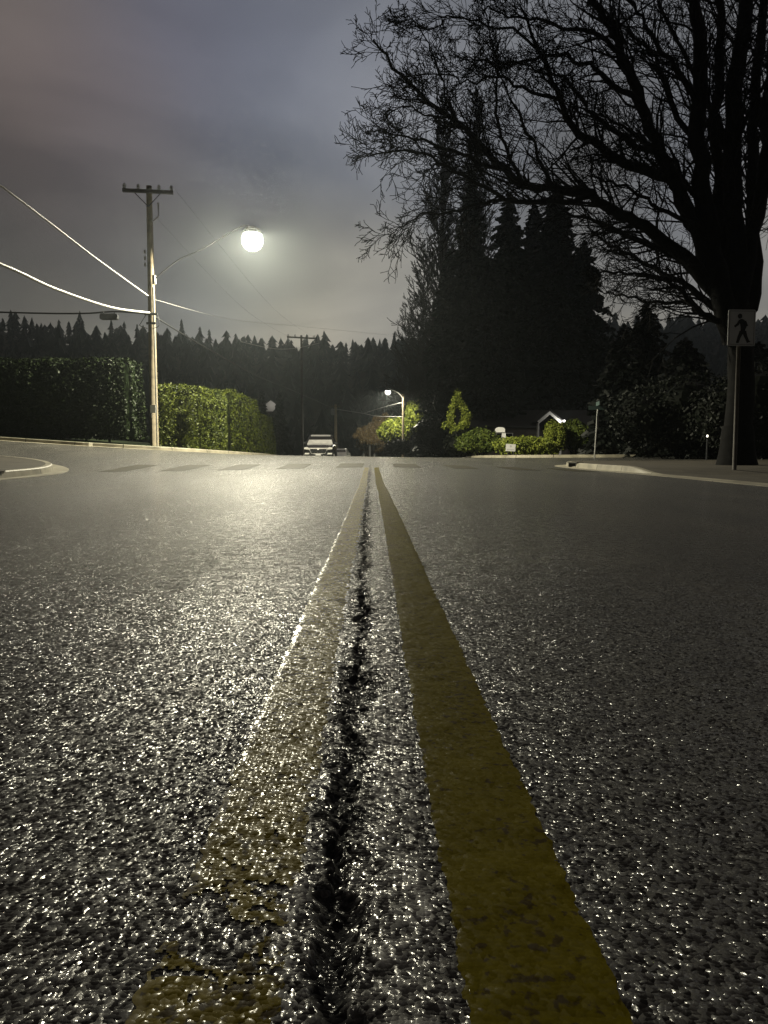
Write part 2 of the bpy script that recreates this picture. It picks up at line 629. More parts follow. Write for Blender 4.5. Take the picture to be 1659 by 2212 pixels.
def noise2(u, y, scale, seed, octv=3, ay=1.0):
    r = np.random.default_rng(seed)
    u = np.asarray(u, float)
    y = np.asarray(y, float)
    out = np.zeros(np.broadcast(u, y).shape)
    amp = 1.0
    for o in range(octv):
        sc = scale / 2 ** o
        tab = r.uniform(-1, 1, (256, 256))
        a, b = u / sc + 91.7, y / (sc * ay) + 13.1
        i, j = np.floor(a).astype(int), np.floor(b).astype(int)
        f, g = a - i, b - j
        f, g = f * f * (3 - 2 * f), g * g * (3 - 2 * g)
        i0, i1, j0, j1 = i % 256, (i + 1) % 256, j % 256, (j + 1) % 256
        out += amp * ((tab[i0, j0] * (1 - f) + tab[i1, j0] * f) * (1 - g) + (tab[i0, j1] * (1 - f) + tab[i1, j1] * f) * g)
        amp *= .55
    return out


def stones(x, y, cell=.0062, seed=3):
    """height of the stones in the road's surface, about -1 .. 1"""
    r = np.random.default_rng(seed)
    n = 512
    jx, jy = r.uniform(.02, .98, (n, n)), r.uniform(.02, .98, (n, n))
    hh = r.uniform(-1, 1, (n, n))
    tx, ty = r.normal(0, .5, (n, n)), r.normal(0, .5, (n, n))
    w1 = noise2(x, y, cell * 1.5, seed + 1, 2) * .28
    w2 = noise2(x, y, cell * 1.5, seed + 2, 2) * .28
    a, b = x / cell + 3000 + w1, y / cell + 3000 + w2
    i, j = np.floor(a).astype(int), np.floor(b).astype(int)
    best = np.full(a.shape, 9.0)
    out = np.zeros(a.shape)
    for di in (-1, 0, 1):
        for dj in (-1, 0, 1):
            ii, jj = (i + di) % n, (j + dj) % n
            da, db = a - (i + di + jx[ii, jj]), b - (j + dj + jy[ii, jj])
            d2 = da * da + db * db
            h = hh[ii, jj] * .55 + .75 - 1.7 * d2 + .55 * (tx[ii, jj] * da + ty[ii, jj] * db)
            m = d2 < best
            best = np.where(m, d2, best)
            out = np.where(m, h, out)
    return out


def near(x, y):
    return np.clip((2.5 - y) / .9, 0, 1) * np.clip((1.16 - np.abs(x)) / .12, 0, 1)


STONE = .0008


# ------------------------------------------------------------------ the road
HEAD = -0.0165


def xh(y):
    return HEAD * np.asarray(y, float)


ys = [-1.5]
while ys[-1] < 170:
    y = ys[-1]
    if y < .25:
        d = .25
    else:
        d = .0027 if y < 2.45 else max(.0035, .0055 * y)
    ys.append(y + d)
ys = np.array(ys)
fine = np.arange(-1.17, 1.1701, .0029)
side = list(np.arange(1.2, 9, .35)) + list(np.arange(10, 60, 2.0))
us = np.array(sorted([-s for s in side] + list(fine) + side))
U, Y = np.meshgrid(us, ys)
X = U + np.where(Y < 40, xh(Y), xh(40))
Z = zt(X, Y)
# the joint between the two lanes: an open, ragged crack with a tarred lip and a pale sealed band
jit = smooth_noise(Y, .10, 3, 5) * .0085 + smooth_noise(Y, .9, 5, 2) * .007
xc = -.020 + jit - .008 * np.clip(Y / 3, 0, 1)
hw = .0085 + .0065 * np.clip(smooth_noise(Y, .07, 9, 3), -1, 1)
hw = np.clip(hw + smooth_noise(Y, .5, 11, 2) * .003, .002, .03)
fade = np.clip((22 - Y) / 8, 0, 1)
dd = np.abs(U - xc + noise2(U, Y, .02, 23, 3) * .006) / hw
groove = np.clip(1.25 - dd, 0, 1) ** .7
brk = np.clip(.55 + smooth_noise(Y, .16, 61, 3) * 1.1, .12, 1)
Z = Z - .007 * groove * fade * brk
rag = noise2(U, Y, .018, 21, 3) * .007
tarw = .019 + .010 * smooth_noise(Y, .25, 15, 3) + rag * 1.6
seal = np.clip((tarw - np.abs(U - xc)) / .004, 0, 1) * np.clip(1.1 + noise2(U, Y, .02, 31, 3) * 1.2, 0, 1) * fade
seal = np.maximum(seal, groove * fade)
bandc = .022 + smooth_noise(Y, 1.2, 17, 2) * .003
bw = .021 + rag
band = np.clip((bw - np.abs(U - bandc)) / .004, 0, 1) * np.clip(.55 + noise2(U, Y, .022, 41, 4) * .9, 0, 1) * np.clip((9 - Y) / 4, 0, 1)
band2 = np.clip((.009 + rag - np.abs(U + .060)) / .004, 0, 1) * np.clip(.5 + noise2(U, Y, .02, 43, 4) * .9, 0, 1) * np.clip((9 - Y) / 4, 0, 1)
band = np.maximum(band, band2)
Z = Z + .0012 * band
# small level changes of the worn surface, lumps along the crack
Z = Z + np.where(np.abs(U) < .7, .0009 * noise2(U, Y, .05, 51, 3), 0)
Z = Z + np.where(np.abs(U) < .19, .0014 * noise2(U, Y, .016, 53, 2) * np.clip(1.2 - np.abs(U - xc) / .045, 0, 1) * fade, 0)
nearw = near(X, Y)
sel = nearw > 0
st = np.zeros(X.shape)
st[sel] = stones(X[sel], Y[sel])
Z = Z + STONE * st * nearw * (1 - .45 * band) * (1 - .35 * seal)
road = np_mesh('road', np.stack([X, Y, Z], -1).reshape(-1, 3), grid_faces(len(ys), len(us)), M['asphalt'])
fattr(road, 'seal', seal)
fattr(road, 'band', band)
fattr(road, 'relief', nearw)
tag(road, kind='structure')


def paint_strip(name, uc, halfw, y0, y1, mat, seed, lift=.0014, ragged=.003, hole=None, relief=.5):
    yy = [y0]
    while yy[-1] < y1:
        yy.append(yy[-1] + (.0028 if yy[-1] < 2.45 else max(.004, .006 * yy[-1])))
    yy = np.array(yy)
    nC = 37
    t = np.linspace(-1, 1, nC)
    tt, yv = np.meshgrid(t, yy)
    wl = halfw + smooth_noise(yv, .013, seed, 3) * ragged + smooth_noise(yv, .3, seed + 7, 3) * ragged * .6
    wr = halfw + smooth_noise(yv, .013, seed + 1, 3) * ragged + smooth_noise(yv, .3, seed + 8, 3) * ragged * .6
    u = uc + np.where(tt < 0, tt * wl, tt * wr) + smooth_noise(yv, 2.5, seed + 2, 2) * .004
    x = u + xh(yv)
    e = np.clip((1 - np.abs(tt)) / .25, 0, 1)
    z = zt(x, yv) + lift * (.35 + .65 * e ** .6) + .0009 * noise2(u, yv, .05, 51, 3) + noise2(u, yv, .03, seed + 4, 3) * .0004
    nw = near(x, yv)
    z = z + STONE * stones(x, yv) * nw * relief
    Fq = grid_faces(len(yy), nC)
    if hole is not None:
        cxy = np.stack([u.ravel()[Fq].mean(1), yv.ravel()[Fq].mean(1)], -1)
        Fq = Fq[~hole(cxy[:, 0], cxy[:, 1])]
    ob = np_mesh(name, np.stack([x, yv, z], -1).reshape(-1, 3), Fq, mat)
    fattr(ob, 'relief', nw)
    fattr(ob, 'bead', np.clip((-.80 - tt) / .08, 0, 1) * np.clip(.6 + noise2(u, yv, .05, seed + 6) * .7, 0, 1))
    return tag(ob, kind='structure')


def worn_hole(u, y):
    g = (y > .505 + .02 * smooth_noise(u, .03, 71)) & (y < .560 + .02 * smooth_noise(u, .03, 72))
    n = noise2(u, y, .022, 73, 4)
    rag_ = noise2(u, y, .009, 75, 3)
    d_ = np.minimum(np.abs(y - .505), np.abs(y - .575))
    return (g & (rag_ > -1.1)) | ((d_ < .022) & (rag_ > .15)) | (n > 1.12) | ((y < .75) & (rag_ > 1.1))


line_l = paint_strip('yellow_line', -.102, .046, .30, 16.8, M['yellow_worn'], 101, ragged=.003, hole=worn_hole, relief=.75, lift=.0012)
line_r = paint_strip('yellow_line', .110, .050, .30, 16.8, M['yellow'], 201, ragged=.0022, relief=.38)

# crosswalk bars
for k in range(-4, 7):
    uc = -.49 + 1.31 * k
    if uc < -6.4 or uc > 4.9:
        continue
    yy = np.linspace(16.95, 19.75, 40)
    t = np.linspace(-.3, .3, 9)
    tt, yv = np.meshgrid(t, yy)
    u = uc + tt + smooth_noise(yv + uc, .3, 300 + k, 3) * .012 * np.sign(tt) * (np.abs(tt) > .28)
    x = u + xh(yv)
    z = zt(x, yv) + .0045
    tag(np_mesh('crosswalk_bar', np.stack([x, yv, z], -1).reshape(-1, 3), grid_faces(40, 9), M['crossbar']), kind='structure')

# pale ground wide enough for the horizon, below the road
gys = np.concatenate([np.arange(-28, 60, 4.0), np.arange(60, 240, 12.0), [260, 320, 400, 600, 900]])
gxs = np.concatenate([[-900, -600, -400, -250, -150, -100], np.arange(-60, 61, 4.0), [100, 150, 250, 400, 600, 900]])
GX, GY = np.meshgrid(gxs, gys)
tag(np_mesh('ground', np.stack([GX, GY, zt(GX, GY) - .12], -1).reshape(-1, 3), grid_faces(len(gys), len(gxs)), M['soil']), kind='structure')


# ------------------------------------------------------------------ kerbs and pavements
def resample(pts, step):
    pts = [Vector((p[0], p[1], 0)) for p in pts]
    # Catmull-Rom through the points, then equal steps
    dense = []
    for i in range(len(pts) - 1):
        p0, p1, p2, p3 = pts[max(i - 1, 0)], pts[i], pts[i + 1], pts[min(i + 2, len(pts) - 1)]
        for k in range(24):
            t = k / 24
            dense.append(.5 * ((2 * p1) + (p2 - p0) * t + (2 * p0 - 5 * p1 + 4 * p2 - p3) * t * t + (3 * p1 - p0 - 3 * p2 + p3) * t ** 3))
    dense.append(pts[-1])
    L = [0]
    for a, b in zip(dense, dense[1:]):
        L.append(L[-1] + (b - a).length)
    n = max(2, int(L[-1] / step))
    s = np.linspace(0, L[-1], n)
    return np.interp(s, L, [p.x for p in dense]), np.interp(s, L, [p.y for p in dense]), s


def kerb_and_slab(pts, side, hfun, back, slab_mat, slab_name, gutter=.34):
    x, y, s = resample(pts, .22)
    dx = np.gradient(x)
    dy = np.gradient(y)
    l = np.hypot(dx, dy)
    nx, ny = -dy / l * side, dx / l * side          # towards the pavement
    h = np.array([hfun(a, b) for a, b in zip(x, y)])
    prof = [(-gutter, -.03), (-gutter, .006), (-.01, .008), (.012, None), (.035, None), (.15, None), (.155, None)]
    cols = []
    for o, zz in prof:
        px, py = x + nx * o, y + ny * o
        base = zt(px, py)
        if zz is not None:
            z = base + zz
        elif o == .012:
            z = zt(x, y) + np.maximum(h - .02, .009)
        elif o == .155:
            z = zt(x, y) - .03
        else:
            z = zt(x, y) + np.maximum(h, .010)
        cols.append(np.stack([px, py, z], -1))
    V = np.stack(cols, 1)
    k = np_mesh('kerb', V.reshape(-1, 3), grid_faces(len(x), len(prof))[:, ::-1] if side > 0 else grid_faces(len(x), len(prof)), M['concrete'], smooth=False)
    fattr(k, 'along', np.repeat(s, len(prof)))
    tag(k, kind='structure')
    bx, by = back
    nC = 14
    tv = np.linspace(0, 1, nC) ** 2
    sx = x + nx * .153
    sy = y + ny * .153
    ex = np.full_like(sx, bx) if by is None else np.array([bx] * len(sx))
    ey = sy
    XX = sx[:, None] * (1 - tv) + ex[:, None] * tv
    YY = sy[:, None] * np.ones(nC)
    hh = np.maximum(h, .010)
    ZZ = zt(XX, YY) + hh[:, None] - .004
    ZZ[:, 0] = zt(x, y) + hh - .004
    sl = np_mesh(slab_name, np.stack([XX, YY, ZZ], -1).reshape(-1, 3), grid_faces(len(x), nC), slab_mat)
    fattr(sl, 'along', np.repeat(s, nC) * 0 + .5)
    tag(sl, kind='structure')


def sstep(a, b, t):
    t = min(1, max(0, (t - a) / (b - a)))
    return t * t * (3 - 2 * t)


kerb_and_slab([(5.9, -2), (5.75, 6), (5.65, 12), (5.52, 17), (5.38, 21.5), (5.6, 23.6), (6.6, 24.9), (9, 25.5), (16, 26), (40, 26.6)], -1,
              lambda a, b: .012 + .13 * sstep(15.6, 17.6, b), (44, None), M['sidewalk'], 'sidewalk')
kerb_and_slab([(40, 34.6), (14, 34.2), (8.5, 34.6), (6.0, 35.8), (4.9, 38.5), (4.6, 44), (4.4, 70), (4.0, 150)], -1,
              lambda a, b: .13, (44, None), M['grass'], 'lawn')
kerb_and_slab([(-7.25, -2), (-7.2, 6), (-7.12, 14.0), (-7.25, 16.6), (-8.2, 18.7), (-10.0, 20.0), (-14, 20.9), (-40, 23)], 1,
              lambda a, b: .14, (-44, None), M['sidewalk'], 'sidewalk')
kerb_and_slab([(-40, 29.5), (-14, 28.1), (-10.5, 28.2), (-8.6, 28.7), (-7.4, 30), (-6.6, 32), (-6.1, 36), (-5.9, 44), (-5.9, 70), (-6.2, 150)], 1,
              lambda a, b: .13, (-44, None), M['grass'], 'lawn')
# concrete walk behind the far right kerb
x, y, s = resample([(30, 36.0), (14, 35.6), (10, 35.7), (7.5, 36.4)], .4)
ob = np_mesh('walkway', np.stack([np.stack([x, y, zt(x, y) + .137], -1), np.stack([x, y + 1.2, zt(x, y + 1.2) + .137], -1)], 1).reshape(-1, 3),
             grid_faces(len(x), 2), M['concrete'])
fattr(ob, 'along', np.repeat(s, 2))
tag(ob, kind='structure')


def storm_drain(c, dirx, label):
    c = Vector(c)
    d = Vector(dirx).normalized()
    rz = math.atan2(d.y, d.x)
    t = thing('storm_drain', c, label, 'storm drain', 'kerb inlets', rz)
    mb = MB()
    mb.box((0, .085, .146), (1.15, .19, .022))
    part(mb, 'concrete_hood', M['concrete'], t, local=True)
    mb = MB()
    mb.box((0, .022, .066), (.80, .03, .115))
    part(mb, 'opening', M['black'], t, local=True)
    mb = MB()
    mb.box((0, .010, .130), (.86, .03, .012))
    mb.box((-.415, .010, .066), (.03, .03, .115))
    mb.box((.415, .010, .066), (.03, .03, .115))
    part(mb, 'iron_frame', M['blacksteel'], t, local=True)
    return t


storm_drain((-7.125, 13.9, gz(-7.12, 13.9)), (0, 1, 0), 'kerb inlet with pale concrete hood at the left corner island')
storm_drain((5.372, 22.0, gz(5.37, 22.0)), (0, -1, 0), 'small dark kerb inlet at the right corner of the crosswalk')

# ------------------------------------------------------------------ foliage generators
def leaf_quads(mb, c, nrm, size, jitter=.8, aspect=.6, r=None):
    r = r or rng
    n = len(c)
    d = nrm + r.normal(0, jitter, (n, 3))
    d /= np.linalg.norm(d, axis=1, keepdims=True) + 1e-9
    ref = r.normal(0, 1, (n, 3))
    a = np.cross(d, ref)
    a /= np.linalg.norm(a, axis=1, keepdims=True) + 1e-9
    b = np.cross(d, a)
    s = size * r.uniform(.5, 1.3, (n, 1)) * .5
    mb.quads(c, a * s, b * s * aspect)


def hedge_block(c, size, n, leaf, lump=.12, seed=1, taper=.08, round_top=.0):
    """clipped hedge: points over the faces of a slightly tapered box, pushed in and out"""
    r = np.random.default_rng(seed)
    sx, sy, sz = size
    areas = np.array([sy * sz, sy * sz, sx * sz, sx * sz, sx * sy])
    fs = r.choice(5, n, p=areas / areas.sum())
    a = r.uniform(-1, 1, n)
    b = r.uniform(-1, 1, n)
    p = np.zeros((n, 3))
    nr = np.zeros((n, 3))
    for k, (ax, sg) in enumerate([(0, -1), (0, 1), (1, -1), (1, 1), (2, 1)]):
        m = fs == k
        o = [i for i in range(3) if i != ax]
        p[m, ax] = sg
        p[m, o[0]] = a[m]
        p[m, o[1]] = b[m]
        nr[m, ax] = sg
    # soften corners
    q = np.sign(p) * np.abs(p) ** 1.0
    ln = np.abs(q).max(1)
    rad = np.linalg.norm(q[:, :2], axis=1)
    f = 1 - .05 * np.clip(rad - 1.1, 0, 1)
    q[:, :2] *= f[:, None]
    tp = 1 - taper * (q[:, 2] + 1) / 2
    w = np.stack([q[:, 0] * sx / 2 * tp, q[:, 1] * sy / 2 * tp, (q[:, 2] + 1) * sz / 2], -1)
    w += np.array(c)
    bump = np.array([mnoise.noise(Vector(v) * .9) + .6 * mnoise.noise(Vector(v) * 2.7) for v in w])
    scal = np.abs(np.sin(math.pi * (w[:, 0] + w[:, 1]) / 1.15 + .35 * bump)) * (np.abs(nr[:, 2]) < .5) * .17
    w += nr * (scal + bump * lump + r.normal(0, .035, n))[:, None]
    mb = MB()
    leaf_quads(mb, w, nr * .9 + np.array([0, 0, .3]), leaf, .5, .55, r)
    # inner body
    core = MB()
    core.box((c[0], c[1], c[2] + sz * .48), (sx * (1 - taper) - .22, sy * (1 - taper) - .22, sz * .96 - .1))
    mb.add(core.v, core.f)
    return mb


def blob_bush(c, rad, n, leaf, seed=1, lumps=7, lump_r=.5, core=True, flat=.0):
    """bush of leaf clumps: leaves on the outside of several uneven lobes"""
    r = np.random.default_rng(seed)
    mb = MB()
    c = np.array(c, float)
    rad = np.array(rad, float)
    lobes = [(c, rad * .78)]
    for k in range(lumps):
        d = r.normal(0, 1, 3)
        d /= np.linalg.norm(d)
        d[2] = abs(d[2]) * 1.0 - .25
        lobes.append((c + d * rad * r.uniform(.5, .75), rad * lump_r * r.uniform(.7, 1.2)))
    per = n // len(lobes)
    for k, (lc, lr) in enumerate(lobes):
        m = per * (2 if k == 0 else 1)
        d = r.normal(0, 1, (m, 3))
        d /= np.linalg.norm(d, axis=1, keepdims=True)
        wob = np.array([mnoise.noise(Vector(v) * 2.6 + Vector((seed * 3.1, k, 0))) for v in d])
        p = lc + d * lr * (1 + .28 * wob + r.normal(0, .07, m))[:, None]
        keep = p[:, 2] > c[2] - rad[2] * .98
        leaf_quads(mb, p[keep], (d * .8 + np.array([0, 0, .3]))[keep], leaf, .8, .6, r)
        if core:
            prof = []
            cm = MB()
            for a in np.linspace(-80, 80, 7):
                prof.append((math.cos(R(a)), math.sin(R(a))))
            cm.lathe(prof, 9)
            mb.add([(v[0] * lr[0] * .74 + lc[0], v[1] * lr[1] * .74 + lc[1], max(v[2] * lr[2] * .74 + lc[2], c[2] - rad[2])) for v in cm.v], cm.f)
    return mb


def conifer(name, x, y, zb, H, W, mat, label, group, seed, dens=1.0, leaf=.34, bare=.06, cat='tree', shape=1.0):
    """spire of drooping sprays round a tapered trunk"""
    r = np.random.default_rng(seed)
    t = thing(name, (x, y, zb), label, cat, group)
    tr = MB()
    tr.tube([(0, 0, -.2), (0, 0, H * .5), (r.normal(0, .02) * H * .1, 0, H)], [H * .016, H * .009, .015], 7)
    part(tr, 'trunk', M['bark'], t, local=True)
    cr = MB()
    nb = int(95 * dens * (H / 12) ** .5) + 30
    C, A, B = [], [], []
    for k in range(nb):
        u = (k + r.uniform(0, 1)) / nb
        z = H * (bare + (1 - bare) * u)
        ln = W * (1 - u) ** (.8 * shape) * r.uniform(.65, 1.12) + .12
        az = k * 2.399 + r.uniform(-.5, .5)
        nq = max(8, int(ln * 17 * dens))
        s = np.sort(r.uniform(.05, 1, nq))
        droop = -.35 - .25 * r.uniform()
        lift = .15 * r.uniform()
        d = np.array([math.cos(az), math.sin(az), 0])
        sd = np.array([-math.sin(az), math.cos(az), 0])
        p = d * (s * ln)[:, None]
        p[:, 2] = z + s * ln * lift + droop * (s ** 1.7) * ln
        spread = (.10 + .26 * (1 - s)) * ln * .8
        p += sd * (r.normal(0, 1, nq) * spread)[:, None]
        p[:, 2] += r.normal(0, .05, nq) * ln - .03
        sz = leaf * r.uniform(.5, 1.35, nq) * (0.65 + .35 * min(1, ln / 1.5))
        dir_ = d + r.normal(0, .45, (nq, 3))
        dir_[:, 2] += -.35
        dir_ /= np.linalg.norm(dir_, axis=1, keepdims=True)
        bb = np.cross(dir_, r.normal(0, 1, (nq, 3)))
        bb /= np.linalg.norm(bb, axis=1, keepdims=True)
        C.append(p)
        A.append(dir_ * sz[:, None])
        B.append(bb * (sz * .38)[:, None])
    cr.quads(np.concatenate(C), np.concatenate(A), np.concatenate(B))
    part(cr, 'crown', mat, t, local=True)
    return t


def grow(mb, p, d, L, rad, depth, r, curve=.25, up=.15, nseg=5, spread=.9, kids=(3, 5), shrink=.62, minr=.004, side_w=0.0, stats=None, fan=None):
    """one branch and, recursively, its side branches"""
    pts = [Vector(p)]
    d = Vector(d).normalized()
    seg = L / nseg
    dirs = [d.copy()]
    for i in range(nseg):
        d = d + Vector((r.normal(0, curve), r.normal(0, curve), r.normal(0, curve) + up * .35)) * .55
        d.normalize()
        pts.append(pts[-1] + d * seg)
        dirs.append(d.copy())
    rads = [max(minr, rad * (1 - .72 * i / nseg)) for i in range(nseg + 1)]
    mb.tube(pts, rads, 6 if rad > .05 else (4 if rad > .014 else 3), cap=False)
    if depth <= 0:
        return
    nk = int(r.integers(kids[0], kids[1] + 1))
    for k in range(nk):
        t = .22 + .78 * (k + r.uniform(.2, .9)) / nk
        t = min(t, .99)
        i = min(int(t * nseg), nseg - 1)
        f = t * nseg - i
        q = pts[i].lerp(pts[i + 1], f)
        dd = dirs[i]
        ref = Vector((r.normal(), r.normal(), r.normal()))
        s = dd.cross(ref).normalized()
        ang = spread * r.uniform(.55, 1.1)
        nd = dd * math.cos(ang) + s * math.sin(ang)
        nd.y *= .8
        grow(mb, q, nd, L * shrink * r.uniform(.7, 1.15) * (1.1 - .45 * t), max(minr, rads[i] * .55), depth - 1, r, curve, up, max(3, nseg - 1), spread, kids, shrink, minr)


def spline_pts(pts, n):
    out = []
    P_ = [Vector(p) for p in pts]
    for i in range(len(P_) - 1):
        p0, p1, p2, p3 = P_[max(i - 1, 0)], P_[i], P_[i + 1], P_[min(i + 2, len(P_) - 1)]
        for k in range(n):
            t = k / n
            out.append(.5 * ((2 * p1) + (p2 - p0) * t + (2 * p0 - 5 * p1 + 4 * p2 - p3) * t * t + (3 * p1 - p0 - 3 * p2 + p3) * t ** 3))
    out.append(P_[-1])
    return out


# ------------------------------------------------------------------ the big bare tree on the right
def big_tree():
    YB = 21.0
    base = P(1592, 985, YB)
    base.z = gz(base.x, base.y) + .1
    t = thing('bare_maple', base, 'huge bare leafless tree with sweeping black limbs, behind the pedestrian crossing sign', 'tree')
    r = np.random.default_rng(33)

    def cp(c, dY):
        return P(740.6 + c[0] * .5536, c[1] * .5536, YB + dY)

    stems = [   # (points in a crop of the photo, depth offset at the ends, start radius, end radius)
        ([(1545, 1790), (1545, 1500), (1545, 1230), (1525, 950), (1525, 700), (1525, 400), (1560, 150), (1580, -150), (1600, -500)], (0, .5), .40, .14),
        ([(1530, 1330), (1470, 1120), (1425, 850), (1385, 560), (1400, 300), (1380, 50), (1360, -250)], (0, -1.2), .34, .10),
        ([(1530, 1250), (1580, 1000), (1640, 700), (1655, 420), (1690, 100), (1700, -200)], (0, 1.0), .26, .08),
        ([(1475, 1160), (1400, 940), (1320, 790), (1240, 600), (1165, 400), (1095, 220), (1040, 100), (950, -40), (860, -160)], (0, -2.0), .25, .05),
    ]
    stems.append(([(1560, 1350), (1600, 1150), (1600, 900), (1595, 650), (1610, 350), (1640, 60), (1650, -200)], (0, 1.8), .24, .08))
    stems.append(([(1500, 1250), (1470, 1000), (1470, 760), (1450, 500), (1475, 260), (1470, 0), (1450, -250)], (0, 1.5), .22, .07))
    limbs = [
        ([(1410, 960), (1300, 720), (1130, 650), (1000, 575), (900, 500), (850, 390), (790, 240), (700, 30)], (0, -2.5), .19, .022),
        ([(1480, 1170), (1330, 1000), (1180, 880), (1060, 820), (960, 765), (820, 735), (700, 715), (560, 590), (450, 480), (330, 390), (200, 260), (120, 160)], (0, -3.5), .20, .016),
        ([(720, 718), (590, 660), (470, 600), (340, 560), (230, 530), (140, 500)], (-2.2, -3.6), .07, .010),
        ([(960, 765), (820, 790), (640, 775), (480, 690), (330, 610), (200, 590), (80, 610)], (-2.0, -4), .08, .010),
        ([(900, 790), (700, 775), (560, 790), (430, 830), (320, 840), (240, 880), (180, 930)], (-2.0, -3), .06, .008),
        ([(1490, 1200), (1330, 1020), (1200, 960), (1080, 905), (960, 850), (880, 840)], (0, 2.5), .14, .03),
        ([(1500, 1230), (1380, 1150), (1250, 1060), (1130, 1000), (1040, 960), (970, 900)], (0, 3.2), .13, .02),
        ([(1500, 1260), (1400, 1220), (1290, 1110), (1200, 1080), (1080, 1060), (990, 1070)], (0, -1.5), .10, .015),
        ([(1500, 1280), (1420, 1240), (1330, 1180), (1200, 1180), (1090, 1150), (1000, 1140)], (0, 2), .09, .014),
        ([(1240, 600), (1120, 560), (1010, 470), (940, 400), (860, 300), (760, 260), (640, 240)], (-1, -2.5), .09, .012),
        ([(1165, 400), (1060, 330), (960, 250), (840, 215), (700, 240), (560, 240), (480, 220)], (-1.4, -3), .08, .012),
        ([(1095, 220), (1000, 140), (880, 100), (760, 80), (640, 60), (540, 30)], (-1.6, -2.6), .07, .012),
        ([(1385, 560), (1290, 420), (1240, 280), (1180, 180), (1080, 90), (980, 0)], (-.6, 1.5), .10, .018),
        ([(1390, 420), (1300, 260), (1200, 130), (1130, 20), (1000, -120)], (-.8, -2), .09, .02),
        ([(1525, 650), (1460, 480), (1410, 330), (1300, 160), (1240, 20), (1200, -100)], (.2, 2.5), .11, .02),
        ([(1530, 560), (1590, 430), (1640, 330), (1700, 240)], (.3, -1), .08, .02),
        ([(1400, 800), (1290, 640), (1190, 560), (1090, 490), (980, 440), (900, 420)], (-.5, 2.5), .09, .015),
        ([(1430, 900), (1330, 860), (1210, 790), (1100, 730), (1000, 700), (930, 690)], (-.4, -2.4), .08, .012),
        ([(450, 480), (400, 380), (370, 260), (320, 150), (270, 60)], (-3, -3.6), .035, .008),
        ([(700, 715), (640, 600), (600, 440), (600, 260), (570, 100), (540, -20)], (-2, -1.5), .06, .010),
        ([(850, 390), (700, 340), (600, 300), (500, 330), (420, 290), (300, 300)], (-1.6, -2.4), .05, .009),
        ([(820, 735), (760, 600), (700, 480), (640, 340), (560, 220)], (-2, -2.8), .06, .01),
        ([(560, 590), (440, 470), (320, 440), (220, 420), (150, 470)], (-2.8, -3.6), .035, .008),
        ([(800, 260), (690, 130), (560, 90), (430, 70), (330, 110), (200, 80)], (-2, -3), .04, .008),
    ]
    allpaths = []
    for i, (pp, dy, r0, r1) in enumerate(stems + limbs):
        n = len(pp)
        pts3 = [cp(q, dy[0] + (dy[1] - dy[0]) * k / (n - 1)) for k, q in enumerate(pp)]
        pts3 = spline_pts(pts3, 4)
        # small kinks
        pts3 = [q + Vector((r.normal(0, .03), r.normal(0, .05), r.normal(0, .03))) * (0 if k < 2 else 1) for k, q in enumerate(pts3)]
        m = len(pts3)
        r0, r1 = (r0, r1) if i == 0 else (r0 * .98, r1 * 1.25)
        rads = [r0 + (r1 - r0) * (k / (m - 1)) ** .75 for k in range(m)]
        mb = MB()
        mb.tube(pts3, rads, 9 if r0 > .15 else 6)
        if i == 0:
            # root flare
            mb.tube([base + Vector((0, 0, -.2)), base + Vector((0, 0, .2)), base + Vector((0, 0, .5)), base + Vector((0, 0, 1.1))], [.60, .50, .45, .40], 12, cap=False)
        part(mb, 'trunk' if i == 0 else ('stem' if i < len(stems) else 'limb'), M['bark'], t, smooth=True)
        allpaths.append((pts3, rads))
    tw = MB()
    for i, (pts3, rads) in enumerate(allpaths):
        m = len(pts3)
        stem = i < len(stems)
        tot = sum((b - a).length for a, b in zip(pts3, pts3[1:]))
        cnt = int(tot * (3.6 if stem else 7.0))
        for k in range(cnt):
            f = (.30 if stem else .12) + (.70 if stem else .88) * (k + r.uniform()) / cnt
            j = min(int(f * (m - 1)), m - 2)
            q = pts3[j].lerp(pts3[j + 1], f * (m - 1) - j)
            d = (pts3[j + 1] - pts3[j]).normalized()
            ref = Vector((r.normal(), r.normal() * .6, r.normal()))
            s = d.cross(ref).normalized()
            ang = r.uniform(.45, 1.1)
            nd = d * math.cos(ang) + s * math.sin(ang) + Vector((-.12, 0, .1))
            rr = max(.010, min(rads[j] * .38, .035))
            L = r.uniform(.7, 2.1) * (1.2 if rads[j] > .05 else 1.0) * (1 - .62 * f * (0 if stem else 1))
            grow(tw, q, nd, L, rr, 2, r, curve=.33, up=.12, nseg=4, spread=.85, kids=(3, 5), shrink=.6, minr=.0072)
    part(tw, 'twigs', M['bark'], t)
    return t


big_tree()


